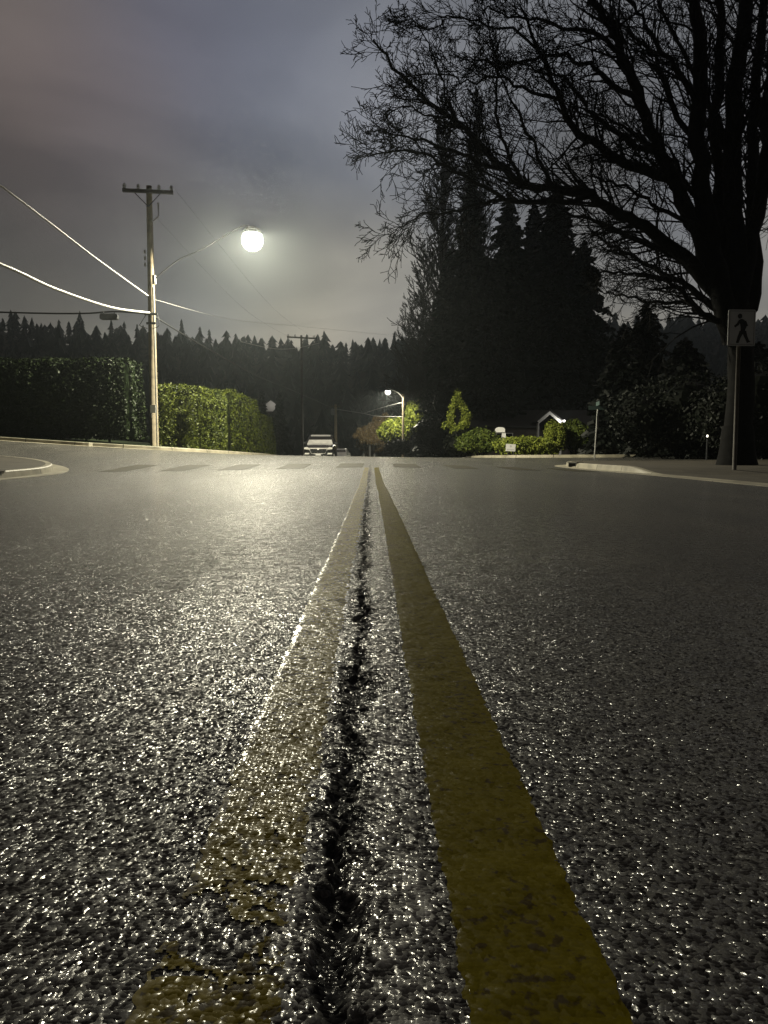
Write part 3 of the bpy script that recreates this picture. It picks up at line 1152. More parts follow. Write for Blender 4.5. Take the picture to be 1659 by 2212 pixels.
# columnar bare trees and a small bare tree left of them
def bare_tree(px, py_top, Yd, label, group, seed, W, upright, dens=1.0, trunk_r=.2, mat='bark_pale', zb=None, minr=.009):
    top = P(px, py_top, Yd)
    zb = gz(top.x, Yd) + .1 if zb is None else zb
    H = top.z - zb
    t = thing('bare_tree', (top.x, Yd, zb), label, 'tree', group)
    r = np.random.default_rng(seed)
    tr = MB()
    pts = [Vector((r.normal(0, .12) * (k > 0), r.normal(0, .12) * (k > 0), H * k / 8)) for k in range(9)]
    tr.tube(pts, [max(.02, trunk_r * (1 - k / 8.3)) for k in range(9)], 7)
    part(tr, 'trunk', M[mat], t, local=True)
    mb = MB()
    nb = int(60 * dens)
    for k in range(nb):
        u = .10 + .88 * (k + r.uniform()) / nb
        az = k * 2.4 + r.normal(0, .3)
        j = min(int(u * 8), 7)
        q = pts[j].lerp(pts[j + 1], u * 8 - j)
        e = upright
        d = Vector((math.cos(az), math.sin(az), e))
        L = W * (1.15 - u) * r.uniform(.7, 1.2) * math.sqrt(1 + e * e) + .5
        grow(mb, q, d, L, max(minr, trunk_r * .3 * (1.05 - u)), 2, r, curve=.22, up=.35, nseg=5, spread=.6, kids=(4, 6), shrink=.5, minr=minr)
    part(mb, 'branches', M[mat], t, local=True)
    return t


bare_tree(958, 225, 84, 'tall narrow bare tree, farther left of the two upright ones behind the sweeping limbs', 'upright bare trees', 41, 2.6, 2.4, 2.8, .42, minr=.034)
bare_tree(1030, 205, 88, 'tall narrow bare tree, nearer the dark conifers of the two upright ones', 'upright bare trees', 43, 3.0, 2.2, 3.0, .44, minr=.034)
bare_tree(915, 520, 98, 'small fine-twigged bare tree standing lowest at the left edge of the dark trees', None, 47, 4.0, 1.1, 1.8, .22, minr=.034)
bare_tree(885, 640, 102, 'short wispy bare sapling against the pale sky at the left foot of the trees', None, 48, 3.0, 1.0, 1.1, .14, minr=.024)

# conifers on the right
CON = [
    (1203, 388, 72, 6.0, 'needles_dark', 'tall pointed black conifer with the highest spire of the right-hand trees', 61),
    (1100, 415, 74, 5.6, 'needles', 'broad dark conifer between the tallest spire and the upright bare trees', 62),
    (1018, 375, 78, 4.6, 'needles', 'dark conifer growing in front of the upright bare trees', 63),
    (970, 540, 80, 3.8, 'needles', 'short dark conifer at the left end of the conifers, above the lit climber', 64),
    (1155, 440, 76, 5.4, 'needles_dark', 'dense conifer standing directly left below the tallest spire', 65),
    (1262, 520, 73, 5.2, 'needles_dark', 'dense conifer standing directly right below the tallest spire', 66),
    (1350, 700, 37, 2.2, 'needles_shaded', 'low dark conifer behind the street name sign', 67),
    (1395, 655, 40, 2.8, 'needles_shaded', 'dark conifer whose gaps let the pale sky through, left of the huge trunk', 68),
    (1480, 730, 34, 2.8, 'needles_shaded', 'low black conifer nearest the left of the huge trunk', 69),
    (1640, 740, 33, 3.2, 'needles_shaded', 'black conifer behind the pedestrian sign at the right edge', 70),
    (1060, 560, 66, 4.2, 'needles_dark', 'shadowy conifer behind the lit climber-covered tree', 71),
]
for px, py, Yd, W, mt, lb, sd in CON:
    tp = P(px, py, Yd)
    zb = gz(tp.x, Yd)
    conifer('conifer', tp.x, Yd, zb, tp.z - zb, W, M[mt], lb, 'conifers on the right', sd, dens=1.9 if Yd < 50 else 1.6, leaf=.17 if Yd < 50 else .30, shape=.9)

# ------------------------------------------------------------------ hedges on the left
def hedge(c, size, n, leaf, mat, label, seed, taper=.06, lump=.1, cat='hedge'):
    zb = gz(c[0], c[1]) + .05
    t = thing('clipped_hedge', (c[0], c[1], zb), label, cat, 'clipped cedar hedges')
    mb = hedge_block((0, 0, 0), size, n, leaf, lump, seed, taper)
    part(mb, 'foliage', mat, t, local=True)
    st = MB()
    for k in range(int(max(size[0], size[1]) / .9)):
        if size[0] > size[1]:
            st.tube([(-size[0] / 2 + .5 + .9 * k, 0, -.1), (-size[0] / 2 + .5 + .9 * k, 0, size[2] * .7)], .05, 5)
        else:
            st.tube([(0, -size[1] / 2 + .5 + .9 * k, -.1), (0, -size[1] / 2 + .5 + .9 * k, size[2] * .7)], .05, 5)
    part(st, 'stems', M['bark'], t, local=True)
    return t


hedge((-13.45, 29.95), (8.0, 1.7, 2.98), 22000, .085, M['cedar_shaded'], 'tall square-clipped dark hedge along the side street, left of the wooden pole', 81, lump=.12)
hedge((-22.9, 30.8), (10.5, 2.0, 3.6), 7000, .15, M['cedar_shaded'], 'tallest unlit hedge at the far left edge of the street', 82, lump=.2)
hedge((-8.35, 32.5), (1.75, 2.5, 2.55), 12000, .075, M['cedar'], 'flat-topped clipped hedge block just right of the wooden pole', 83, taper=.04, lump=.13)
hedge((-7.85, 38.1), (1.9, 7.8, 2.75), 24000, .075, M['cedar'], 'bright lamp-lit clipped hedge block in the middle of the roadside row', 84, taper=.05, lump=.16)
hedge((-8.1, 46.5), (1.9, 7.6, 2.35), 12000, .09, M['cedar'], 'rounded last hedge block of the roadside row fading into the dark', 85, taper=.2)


# ------------------------------------------------------------------ shrubs on the right
def bush(name, px, py, Yd, rad, n, leaf, mat, label, seed, lumps=7, zoff=0.0, group=None, cat='shrub', lump_r=.5):
    p = P(px, py, Yd)
    zb = gz(p.x, Yd) + .1
    t = thing(name, (p.x, Yd, zb), label, cat, group)
    mb = blob_bush((0, 0, p.z - zb), rad, n, leaf, seed, lumps, lump_r)
    part(mb, 'foliage', mat, t, local=True)
    st = MB()
    r = np.random.default_rng(seed)
    for k in range(4):
        a = k * 1.7
        st.tube([(math.cos(a) * .1, math.sin(a) * .1, -.1), (math.cos(a) * rad[0] * .4, math.sin(a) * rad[1] * .4, max(.3, p.z - zb))], [.06, .02], 5)
    part(st, 'stems', M['bark'], t, local=True)
    return t


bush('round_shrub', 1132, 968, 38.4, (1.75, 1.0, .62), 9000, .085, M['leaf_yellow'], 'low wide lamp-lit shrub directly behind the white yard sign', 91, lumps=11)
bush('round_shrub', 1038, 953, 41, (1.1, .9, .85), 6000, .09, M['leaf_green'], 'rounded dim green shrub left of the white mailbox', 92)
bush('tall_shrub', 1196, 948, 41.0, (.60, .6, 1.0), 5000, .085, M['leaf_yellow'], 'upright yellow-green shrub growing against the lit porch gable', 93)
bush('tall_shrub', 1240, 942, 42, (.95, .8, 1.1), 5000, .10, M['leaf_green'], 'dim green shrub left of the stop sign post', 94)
bush('tall_shrub', 1316, 935, 42, (1.25, .9, 1.3), 4500, .11, M['leaf_shaded'], 'dark shrub behind the stop sign post', 95)
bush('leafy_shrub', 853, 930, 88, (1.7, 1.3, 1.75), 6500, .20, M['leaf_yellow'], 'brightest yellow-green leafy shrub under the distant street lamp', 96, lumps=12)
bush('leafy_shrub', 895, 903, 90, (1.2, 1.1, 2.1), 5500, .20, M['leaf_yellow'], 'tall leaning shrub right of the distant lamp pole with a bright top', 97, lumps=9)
bush('leafy_shrub', 856, 968, 76, (1.45, 1.0, .85), 3500, .15, M['leaf_shaded'], 'dark bush in shadow below the brightest leafy shrub', 98)
bush('leafy_shrub', 938, 945, 70, (2.0, 1.2, 2.0), 6000, .16, M['leaf_shaded'], 'large dark bush between the two lamp-lit shrubs and climber-covered tree', 99)
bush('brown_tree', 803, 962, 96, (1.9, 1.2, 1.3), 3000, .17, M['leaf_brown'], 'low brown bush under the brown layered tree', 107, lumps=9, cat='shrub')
def lobed(name, lobes, Yd, leaf, mat, label, seed, cat):
    cxp = sum(l[0] for l in lobes) / len(lobes)
    g = P(cxp, 985, Yd)
    zb = gz(g.x, Yd) + .1
    t = thing(name, (g.x, Yd, zb), label, cat)
    mb = MB()
    st = MB()
    r = np.random.default_rng(seed)
    for k, (px, py, rp) in enumerate(lobes):
        p = P(px, py, Yd)
        rr = rp / F * Yd
        q = np.array((p.x - g.x, r.normal(0, .12), p.z - zb))
        m = int(300 * (rr / .22) ** 2)
        d = r.normal(0, 1, (m, 3))
        d /= np.linalg.norm(d, axis=1, keepdims=True)
        w = q + d * rr * r.uniform(.35, 1.25, (m, 1)) * np.array([1, 1, 1.15])
        leaf_quads(mb, w, d * .6 + np.array([0, -.1, .3]), leaf, .9, .6, r)
        st.tube([(r.normal(0, .05), 0, -.1), (q[0] * .4, 0, q[2] * .55), tuple(q)], [.05, .03, .008], 5)
    part(mb, 'foliage', mat, t, local=True)
    part(st, 'stems', M['bark'], t, local=True)
    return t


lobed('brown_tree', [(768, 942, 5), (778, 941, 7), (790, 944, 8), (783, 951, 6), (776, 932, 6), (790, 930, 8), (803, 936, 9), (814, 925, 9), (803, 922, 8), (822, 912, 9),
                     (812, 908, 7), (832, 900, 7), (800, 950, 8), (812, 950, 9), (824, 930, 8), (786, 937, 5)], 94, .15, M['leaf_brown'],
      'brown layered small tree left of the distant street lamp', 100, 'tree')
lobed('climber_tree', [(989, 850, 7), (985, 864, 9), (994, 872, 8), (978, 880, 8), (974, 897, 9), (1002, 884, 8), (1008, 898, 10), (972, 916, 9), (961, 920, 7),
                       (1003, 914, 10), (991, 925, 9), (980, 931, 8), (997, 934, 8), (984, 946, 8), (990, 958, 6)], 43, .085, M['leaf_yellow'],
      'slender climber-covered tree lit yellow green by the lamp', 101, 'tree')
bush('climber_shrub', 990, 960, 42.4, (.95, .6, .8), 4000, .10, M['leaf_shaded'], 'dark shrub at the foot of the climber-covered tree', 102)
bush('dark_shrub', 1470, 905, 31, (3.0, 1.4, 2.2), 9000, .11, M['leaf_shaded'], 'wide black shrub mass left of the huge tree trunk', 103, lumps=11)
bush('dark_shrub', 1385, 915, 39, (2.1, 1.4, 2.0), 7000, .11, M['leaf_shaded'], 'black shrub between the stop sign post and the wide shrub mass', 104)
bush('dark_shrub', 1640, 900, 28, (2.6, 1.4, 2.2), 8000, .11, M['leaf_shaded'], 'black shrub mass behind the crossing sign post', 105)
bush('dark_shrub', 1110, 860, 70, (7.5, 2.0, 4.2), 11000, .24, M['needles_dark'], 'broad black thicket behind the lit porch', 106, lumps=12)


# ------------------------------------------------------------------ hill and forest
SKY_X = np.array([-900, -300, 0, 100, 240, 400, 550, 620, 760, 850, 900, 1100, 1700, 2600], float)
SKY_Y = np.array([650, 655, 672, 702, 716, 724, 742, 742, 752, 735, 730, 700, 690, 690], float)
HY = 330.0


def ridge(xw):
    px = CX + xw / HY * F
    row = np.interp(px, SKY_X, SKY_Y) + 42
    return CAM_H + (985 - row) / F * HY


hx = np.arange(-520, 521, 10.0)
hy = np.concatenate([np.arange(190, 340, 10.0), np.arange(340, 640, 25.0)])
HX, HYY = np.meshgrid(hx, hy)


def hill_z(xw, yw):
    tt = np.clip((yw - 190) / (HY - 190), 0, 1)
    s = tt * tt * (3 - 2 * tt)
    xr = xw * HY / np.maximum(yw, 1)
    return -4.6 + s * (ridge(xr) + 4.6) + 1.0 * np.sin(xw * .031 + yw * .05) * s - np.clip(yw - HY, 0, 400) * .03


tag(np_mesh('hill', np.stack([HX, HYY, hill_z(HX, HYY)], -1).reshape(-1, 3), grid_faces(len(hy), len(hx)), M['soil']), kind='structure')


def fir_mesh(mb, x, y, z, H, W, r, tiers=7, n=7):
    mb.tube([(x, y, z - .5), (x, y, z + H)], [H * .018, .03], 4, cap=False)
    for k in range(tiers):
        f = k / tiers
        zt_ = z + H * (.12 + .88 * f)
        rad = W * (1 - f) ** .62 * r.uniform(.6, 1.2)
        th = H * (1.0 / tiers) * 1.7
        o = len(mb.v)
        mb.v.append((x, y, min(zt_ + th, z + H * 1.02)))
        rot = r.uniform(0, 6)
        for q in range(2 * n):
            a = rot + math.pi * q / n
            rr = rad * (r.uniform(.75, 1.2) if q % 2 == 0 else r.uniform(.35, .6))
            mb.v.append((x + rr * math.cos(a), y + rr * math.sin(a), zt_ - (.10 * H / tiers if q % 2 == 0 else -.25 * H / tiers) + r.normal(0, .02) * H / tiers))
        for q in range(2 * n):
            mb.f.append((o, o + 1 + q, o + 1 + (q + 1) % (2 * n)))


fr = np.random.default_rng(5)
forest = MB()
for k in range(2600):
    yw = 165 + (HY + 8 - 165) * fr.uniform() ** .8
    xw = fr.uniform(-.62, .62) * yw
    if yw < 200 and abs(xw) < 9:
        continue
    zz = float(hill_z(np.array(xw), np.array(yw))) if yw > 190 else gz(xw, yw)
    Hh = (2.5 + 8.5 * fr.uniform() ** 1.6 + 3.2 * mnoise.noise(Vector((xw * .06, yw * .06, 0)))) * (.9 if yw > 290 else 1.35)
    Hh = max(2.2, Hh)
    fir_mesh(forest, xw, yw, zz, Hh, max(1.3, Hh * fr.uniform(.26, .5)), fr, 6, 5)
forest_ob = forest.build('hillside_forest', M['forest'])
tag(forest_ob, 'dense dark conifer forest covering the hillside behind the street', 'forest', kind='stuff')

SKYT = [
    (172, 672, 9, 'small firs breaking the skyline left of the hanging cable box'),
    (240, 690, 8, 'thin fir on the skyline under the hanging cable box'),
    (268, 694, 7, 'fir on the skyline midway between cable box and wooden pole'),
    (296, 700, 7, 'short fir on the skyline just left of the wooden pole'),
    (392, 690, 11, 'broad bushy fir on the skyline just right of the wooden pole'),
    (432, 706, 9, 'first of the firs on the skyline right of the sloping cable'),
    (452, 712, 9, 'blunt-topped fir on the skyline beside the sloping cable'),
    (512, 726, 6, 'tiny fir on the skyline below the street lamp'),
    (662, 722, 6, 'small fir on the skyline just behind the distant crossarm'),
    (700, 715, 10, 'tallest pointed fir on the skyline right of the distant crossarm'),
    (762, 733, 8, 'fir on the skyline directly above the far end of the road'),
    (806, 728, 8, 'fir on the skyline at the left foot of the bare sapling'),
    (852, 716, 9, 'fir on the skyline behind the bare sapling'),
]
for k, (px, py, Hh, lb) in enumerate(SKYT):
    tp = P(px, py, HY - 2)
    rr = np.random.default_rng(500 + k)
    t = thing('fir_tree', (tp.x, tp.y, tp.z - Hh - 3), lb, 'tree', 'firs on the hill skyline')
    mb = MB()
    fir_mesh(mb, 0, 0, 0, Hh + 3, (Hh + 3) * rr.uniform(.2, .27), rr, 9, 6)
    part(mb, 'crown', M['forest'], t, local=True)


# ------------------------------------------------------------------ utility poles, lamps and wires
LAMP_E = 30.0


def street_lamp_head(parent, at, facing, scale, emat):
    """drop-lens lantern hanging at the end of an arm: housing with a downward opening, bowl below"""
    f = Vector(facing).normalized()
    s = scale
    hm = MB()
    prof = [(.02, .20), (.12, .19), (.22, .13), (.30, .04), (.315, 0), (.315, -.05), (.295, -.05), (.295, -.01), (.2, .06), (.02, .08)]
    hm.lathe([(a * s, b * s) for a, b in prof], 16, at)
    h = part(hm, 'lamp_housing', M['blacksteel'], parent, smooth=True)
    lm = MB()
    lm.lathe([(.27 * s, -.03 * s), (.325 * s, -.12 * s), (.345 * s, -.24 * s), (.32 * s, -.36 * s), (.25 * s, -.47 * s), (.14 * s, -.545 * s), (.02 * s, -.57 * s)], 16, at)
    part(lm, 'lamp_lens', emat, parent, smooth=True)


lampE = emission('lit_lamp_bowl', (1.0, .97, .86), 7.0, transp=.5)
lampE2 = emission('lit_lamp_bowl_far', (1.0, .97, .88), 2.5, transp=.5)


def insulator(mb, c, s=1.0):
    mb.lathe([(.03 * s, 0), (.055 * s, .02 * s), (.03 * s, .05 * s), (.05 * s, .08 * s), (.02 * s, .14 * s)], 8, c)


YP = 30.0
pb = P(334, 963, YP)
pb.z = gz(pb.x, YP) + .1
ptop = P(322, 402, YP)
pole = thing('utility_pole', pb, 'tall weathered wooden utility pole with crossarm carrying the bright street lamp', 'utility pole')
mb = MB()
mb.tube([(pb.x, YP, pb.z - .2), (pb.x, YP, pb.z + 4), (pb.x, YP, ptop.z)], [.165, .145, .105], 14)
part(mb, 'pole_shaft', M['wood'], pole, smooth=True)
ca = P(322, 414, YP - .12)
mb = MB()
mb.box((pb.x, YP - .15, ca.z), (1.85, .11, .12), Matrix.Rotation(R(8), 3, 'Z'))
part(mb, 'crossarm', M['darkwood'], pole)
mb = MB()
for s in (-1, 1):
    mb.tube([(pb.x + s * .5, YP - .16, ca.z - .05), (pb.x, YP - .13, ca.z - .55)], .018, 5)
part(mb, 'crossarm_brace', M['blacksteel'], pole)
for q in (-.85, -.35, .40, .85):
    mb = MB()
    insulator(mb, (pb.x + q, YP - .15 + q * .14, ca.z + .06), 1.4)
    part(mb, 'insulator', M['porcelain'], pole)
mb = MB()
mb.tube([(pb.x + .12, YP - .1, P(0, 480, YP).z), (pb.x + .36, YP - .1, P(0, 470, YP).z), (pb.x + .36, YP - .1, P(0, 440, YP).z)], [.03, .03, .05], 6)
part(mb, 'cutout_fuse', M['porcelain'], pole)
for py in (548, 562, 576):
    mb = MB()
    insulator(mb, (pb.x - .2, YP - .05, P(0, py, YP).z), 1.0)
    part(mb, 'insulator', M['porcelain'], pole)
# lamp arm
lamp = P(545, 503, YP)
a0 = P(336, 604, YP)
a1 = P(385, 562, YP)
a2 = P(440, 536, YP)
a3 = Vector((lamp.x - .45, YP, lamp.z + .22))
a4 = Vector((lamp.x, YP, lamp.z + .2))
mb = MB()
mb.tube(spline_pts([Vector((pb.x + .1, YP, a0.z)), a1, a2, a3, a4], 6), .024, 8)
part(mb, 'lamp_arm', M['blacksteel'], pole, smooth=True)
mb = MB()
mb.box((pb.x + .13, YP, a0.z), (.08, .2, .32))
part(mb, 'arm_bracket', M['galv'], pole)
street_lamp_head(pole, lamp, (0, -1, 0), 1.2, lampE)
# attachments lower on the pole
cz = P(0, 680, YP).z
for wd, dz in ((.5, 0), (.36, -.35)):
    mb = MB()
    mb.box((pb.x + .02, YP - .17, cz + dz), (wd, .07, .08))
    part(mb, 'cable_bracket', M['blacksteel'], pole)
for k, (dx, z1) in enumerate(((.30, .08), (-.35, -.2))):
    mb = MB()
    mb.tube(spline_pts([(pb.x + dx * .3, YP - .2, cz + .05), (pb.x + dx, YP - .24, cz - .15 + z1), (pb.x + dx * 1.1, YP - .24, cz - .45), (pb.x + dx * .3, YP - .2, cz - .55)], 5), .014, 5)
    part(mb, 'cable_loop', M['darkcable'], pole)
mb = MB()
mb.box((pb.x + .02, YP - .175, P(0, 884, YP).z), (.2, .02, .3))
part(mb, 'pole_notice', M['white'], pole)
mb = MB()
mb.box((pb.x - .08, YP - .19, P(0, 898, YP).z), (.09, .1, .16))
part(mb, 'meter_box', M['blacksteel'], pole)
mb = MB()
mb.tube([(pb.x + .13, YP - .1, pb.z), (pb.x + .12, YP - .09, a0.z - .3)], .018, 6)
part(mb, 'conduit', M['galv'], pole)


def wire(pts, rad, mat, label, cat='cable', name='overhead_cable', group='overhead cables', n=6, dens=6):
    p = spline_pts([Vector(q) for q in pts], dens)
    mb = MB()
    c = p[0]
    mb.tube(p, rad, n)
    ob = mb.build(name, mat, origin=tuple(c), smooth=True)
    return tag(ob, label, cat, group)


# towards the camera on the left
wire([P(-620, -40, 11.5), P(-300, 200, 14.5), P(0, 400, 18), P(205, 556, 24.5), Vector((pb.x - .1, YP - .1, P(0, 640, YP).z))], .026, M['cable'],
     'upper bright lamp-lit cable running from the wooden pole to the left edge')
wire([P(-700, 330, 11.5), P(-300, 462, 14.5), P(0, 570, 18), P(120, 624, 21.5), P(240, 664, 26), Vector((pb.x - .05, YP - .15, cz + .05))], .042, M['cable'],
     'thick bright lower cable sagging from the wooden pole to the left edge')
wire([P(-200, 668, 33), P(60, 676, 32), P(180, 677, 31), P(250, 673, 30.4), Vector((pb.x - .05, YP - .18, cz))], .035, M['darkcable'],
     'black cable running level to the left above the side street')
cb = P(236, 684, 30.4)
t = thing('splice_case', cb, 'dark rounded cable box hanging from the black cable left of the pole', 'cable box')
mb = MB()
prof = [(-.34, .02), (-.33, .07), (-.28, .105), (.24, .105), (.32, .08), (.345, .02), (.34, -.08), (.30, -.115), (-.30, -.115), (-.34, -.08)]
mb.prism(prof, cb, Vector((1, 0, 0)), Vector((0, 0, 1)), .22)
part(mb, 'case_body', M['blacksteel'], t)
for dx in (-.22, .2):
    mb = MB()
    mb.tube([cb + Vector((dx, 0, .1)), cb + Vector((dx, 0, .2))], .014, 5)
    part(mb, 'hanger', M['blacksteel'], t)
# away along the road
p2 = P(722, 877, 108)
wire([Vector((pb.x, YP - .15, cz)), P(400, 725, 34.5), P(480, 771, 41), P(560, 814, 53), P(650, 851, 75), Vector((p2.x, p2.y, p2.z - .4))], .032, M['darkcable'],
     'long dark cable sloping from the wooden pole along the left side of the road', n=5)
wire([Vector((pb.x, YP, P(0, 645, YP).z)), P(500, 690, 40), P(650, 705, 52), P(800, 720, 64), P(905, 730, 72)], .0065, M['cable'],
     'thin wire crossing the pale sky below the lamp to the trees', n=5)
for k, q in enumerate((-.85, .85)):
    far = P(626 if k == 0 else 678, 731, 75)
    wire([Vector((pb.x + q, YP - .15 + q * .14, ca.z + .28)), (Vector((pb.x + q, YP, ca.z)) + far) * .5 + Vector((0, 0, -.75)), far + Vector((0, 0, .1))], .0045, M['darkcable'],
         ('left' if k == 0 else 'right') + ' faint power line between the two crossarms', n=4, dens=8)
far = None
# loop of cable before the far crossarm
wire([P(520, 738, 60), P(590, 753, 66), P(640, 752, 73), P(690, 741, 75)], .02, M['cable'], 'faint pale cable sagging in front of the wooded hill', n=5)

# second pole with crossarm
q = P(651, 730, 75)
zb = gz(q.x, 75)
t = thing('utility_pole', (q.x, 75, zb), 'distant dark utility pole whose crossarm just reaches the skyline', 'utility pole')
mb = MB()
mb.tube([(q.x, 75, zb - .2), (q.x, 75, q.z + .25)], [.15, .10], 8)
part(mb, 'pole_shaft', M['darkwood'], t)
mb = MB()
mb.box((q.x, 74.88, q.z), (2.75, .11, .14), Matrix.Rotation(R(3), 3, 'Y'))
part(mb, 'crossarm', M['darkwood'], t)
for dx in (-1.25, -.6, .6, 1.25):
    mb = MB()
    insulator(mb, (q.x + dx, 74.88, q.z + .07 - dx * .05), 1.6)
    part(mb, 'insulator', M['porcelain'], t)

# third, shorter pole with a transformer box
q = P(725, 874, 108)
zb = gz(q.x, 108)
t = thing('utility_pole', (q.x, 108, zb), 'short wooden pole with a pale box, right beside the parked cars', 'utility pole')
mb = MB()
mb.tube([(q.x, 108, zb - .2), (q.x, 108, q.z)], [.22, .18], 8)
part(mb, 'pole_shaft', M['litwood'], t)
mb = MB()
bx = P(719.5, 890, 108)
mb.lathe([(.02, -.45), (.26, -.42), (.26, .40), (.2, .46), (.02, .47)], 10, (bx.x, 107.8, bx.z))
part(mb, 'transformer', M['signback'], t)
mb = MB()
mb.box((q.x, 107.9, q.z - .25), (1.5, .1, .1))
part(mb, 'crossarm', M['wood'], t)

# fourth pole with the far street lamp
Y4 = 85.0
q = P(871, 851, Y4)
zb = gz(q.x, Y4)
lp = P(838, 843, Y4 - 1.0)
t4 = thing('utility_pole', (q.x, Y4, zb), 'distant pole among lit shrubs with a small street lamp shining down through mist', 'utility pole')
mb = MB()
mb.tube([(q.x, Y4, zb - .2), (q.x, Y4, q.z)], [.15, .12], 8)
part(mb, 'pole_shaft', M['wood'], t4)
mb = MB()
mb.tube(spline_pts([Vector((q.x, Y4, q.z - .5)), Vector(((q.x * 2 + lp.x) / 3, Y4 - .4, q.z + .1)), lp + Vector((0, 0, .2))], 5), .05, 6)
part(mb, 'lamp_arm', M['galv'], t4)
street_lamp_head(t4, lp, (0, -1, 0), .9, lampE2)
w0 = P(785, 893, 96)
wire([Vector((p2.x, p2.y, p2.z - .4)), w0, P(815, 899, 91), Vector((q.x, Y4, P(0, 900, Y4).z))], .035, M['cable'], 'pale sagging cable crossing the road under the far lamp', n=5)
wire([w0, P(830, 879, 90), Vector((q.x, Y4, q.z - .9))], .028, M['cable'], 'pale cable rising to the far lamp pole', n=5)


# ------------------------------------------------------------------ lights
def lamp_light(name, loc, power, rgb, radius):
    ld = bpy.data.lights.new(name, 'POINT')
    ld.energy = power
    ld.color = rgb
    ld.shadow_soft_size = radius
    o = bpy.data.objects.new(name, ld)
    o.location = loc
    col.objects.link(o)
    return o


lamp_light('street_lamp_light', (lamp.x, lamp.y, lamp.z + .04), 40000, (1.0, .93, .70), .045)
lamp_light('far_street_lamp_light', (lp.x, lp.y, lp.z + .01), 12000, (1.0, .93, .72), .04)

# ------------------------------------------------------------------ signs
# pedestrian crossing sign
YS = 16.8
s0 = P(1602, 708, YS)
zb = gz(s0.x, YS) + .0
t = thing('crossing_sign', (s0.x, YS, zb), 'white square pedestrian crossing sign with walking figure on a post at the right', 'road sign')
mb = MB()
px_ = P(1593, 900, YS).x
mb.tube([(s0.x - .03, YS + .06, zb - .1), (s0.x - .02, YS + .06, s0.z - .3)], .045, 10)
part(mb, 'post', M['darkwood'], t, smooth=True)
mb = MB()
mb.tube([(s0.x - .02, YS + .06, s0.z - .3), (s0.x - .02, YS + .06, s0.z + .34)], .03, 8)
part(mb, 'mount', M['signback'], t, smooth=True)
ax, az = Vector((1, .06, 0)).normalized(), Vector((0, 0, 1))
fc = Vector((s0.x, YS, s0.z))
w, h, rr = .305, .385, .04
poly = []
for cxs, cys, a0_ in ((1, 1, 0), (-1, 1, 90), (-1, -1, 180), (1, -1, 270)):
    for k in range(5):
        a = R(a0_ + 22.5 * k)
        poly.append((cxs * (w - rr) + rr * math.cos(a), cys * (h - rr) + rr * math.sin(a)))
mb = MB()
mb.prism(poly, fc, ax, az, .008)
board = part(mb, 'sign_board', M['signface'], t)
yo = Vector((0, -.0068, 0))


def flat(polys, name, mat, parent, depth=.004, off=.0068, base=fc):
    m = MB()
    for pl in polys:
        m.prism(pl, base + Vector((0, -off, 0)), ax, az, depth)
    return part(m, name, mat, parent)


def lim(a, b, wa, wb):
    a = Vector((a[0], a[1], 0))
    b = Vector((b[0], b[1], 0))
    d = (b - a).normalized()
    n_ = Vector((-d.y, d.x, 0))
    return [tuple((a + n_ * wa).xy), tuple((a - n_ * wa).xy), tuple((b - n_ * wb).xy), tuple((b + n_ * wb).xy)]


head = [(-.045 + .05 * math.cos(R(30 * k)), .245 + .055 * math.sin(R(30 * k))) for k in range(12)]
body = [(-.06, .17), (-.01, .19), (.05, .17), (.095, .09), (.10, .0), (.075, -.04), (.085, -.10), (-.02, -.10), (-.025, .02)]
legs = [lim((.0, -.08), (-.045, -.19), .048, .036), lim((-.043, -.17), (-.085, -.315), .036, .03),
        lim((.055, -.08), (.095, -.19), .048, .036), lim((.093, -.18), (.15, -.30), .036, .03),
        [(-.115, -.325), (-.055, -.325), (-.055, -.295), (-.115, -.295)], [(.12, -.325), (.20, -.30), (.19, -.275), (.12, -.29)]]
arms = [lim((-.04, .15), (-.10, .06), .032, .026), lim((-.095, .07), (-.16, .02), .026, .022), lim((.06, .14), (.115, .03), .034, .026)]
flat([head] + [body] + legs + arms, 'walking_figure', M['signblack'], t)
brd = [[(-w + .03, h - .035), (w - .03, h - .035), (w - .03, h - .028), (-w + .03, h - .028)],
       [(-w + .03, -h + .028), (w - .03, -h + .028), (w - .03, -h + .035), (-w + .03, -h + .035)],
       [(-w + .03, -h + .036), (-w + .037, -h + .036), (-w + .037, h - .036), (-w + .03, h - .036)],
       [(w - .037, -h + .036), (w - .03, -h + .036), (w - .03, h - .036), (w - .037, h - .036)]]
flat(brd, 'sign_border', M['signblack'], t, .003)

# stop sign seen nearly edge-on with street-name blades
YS2 = 33.5
g = P(1284, 985, YS2)
zb = gz(g.x, YS2)
t = thing('stop_sign', (g.x, YS2, zb), 'slim post with an edge-on octagonal stop sign and street name blades on top', 'road sign')
topz = P(0, 884, YS2).z
mb = MB()
mb.tube([(g.x, YS2, zb - .1), (g.x + .10, YS2, topz)], .032, 8)
part(mb, 'post', M['galv'], t)
mb = MB()
oc = [(.38 * math.cos(R(22.5 + 45 * k)), .38 * math.sin(R(22.5 + 45 * k))) for k in range(8)]
d_ = Vector((math.cos(R(68)), math.sin(R(68)), 0))
mb.prism(oc, Vector((g.x + .10, YS2 - .04, P(0, 908, YS2).z)), d_, Vector((0, 0, 1)), .01)
part(mb, 'octagon_plate', M['signback'], t)
mb = MB()
mb.box((g.x + .10, YS2, topz + .06), (.80, .012, .17), Matrix.Rotation(R(8), 3, 'Z'))
part(mb, 'name_blade', M['signgreen'], t)
mb = MB()
mb.box((g.x + .10, YS2, topz + .24), (.80, .012, .17), Matrix.Rotation(R(85), 3, 'Z'))
part(mb, 'name_blade', M['signgreen'], t)

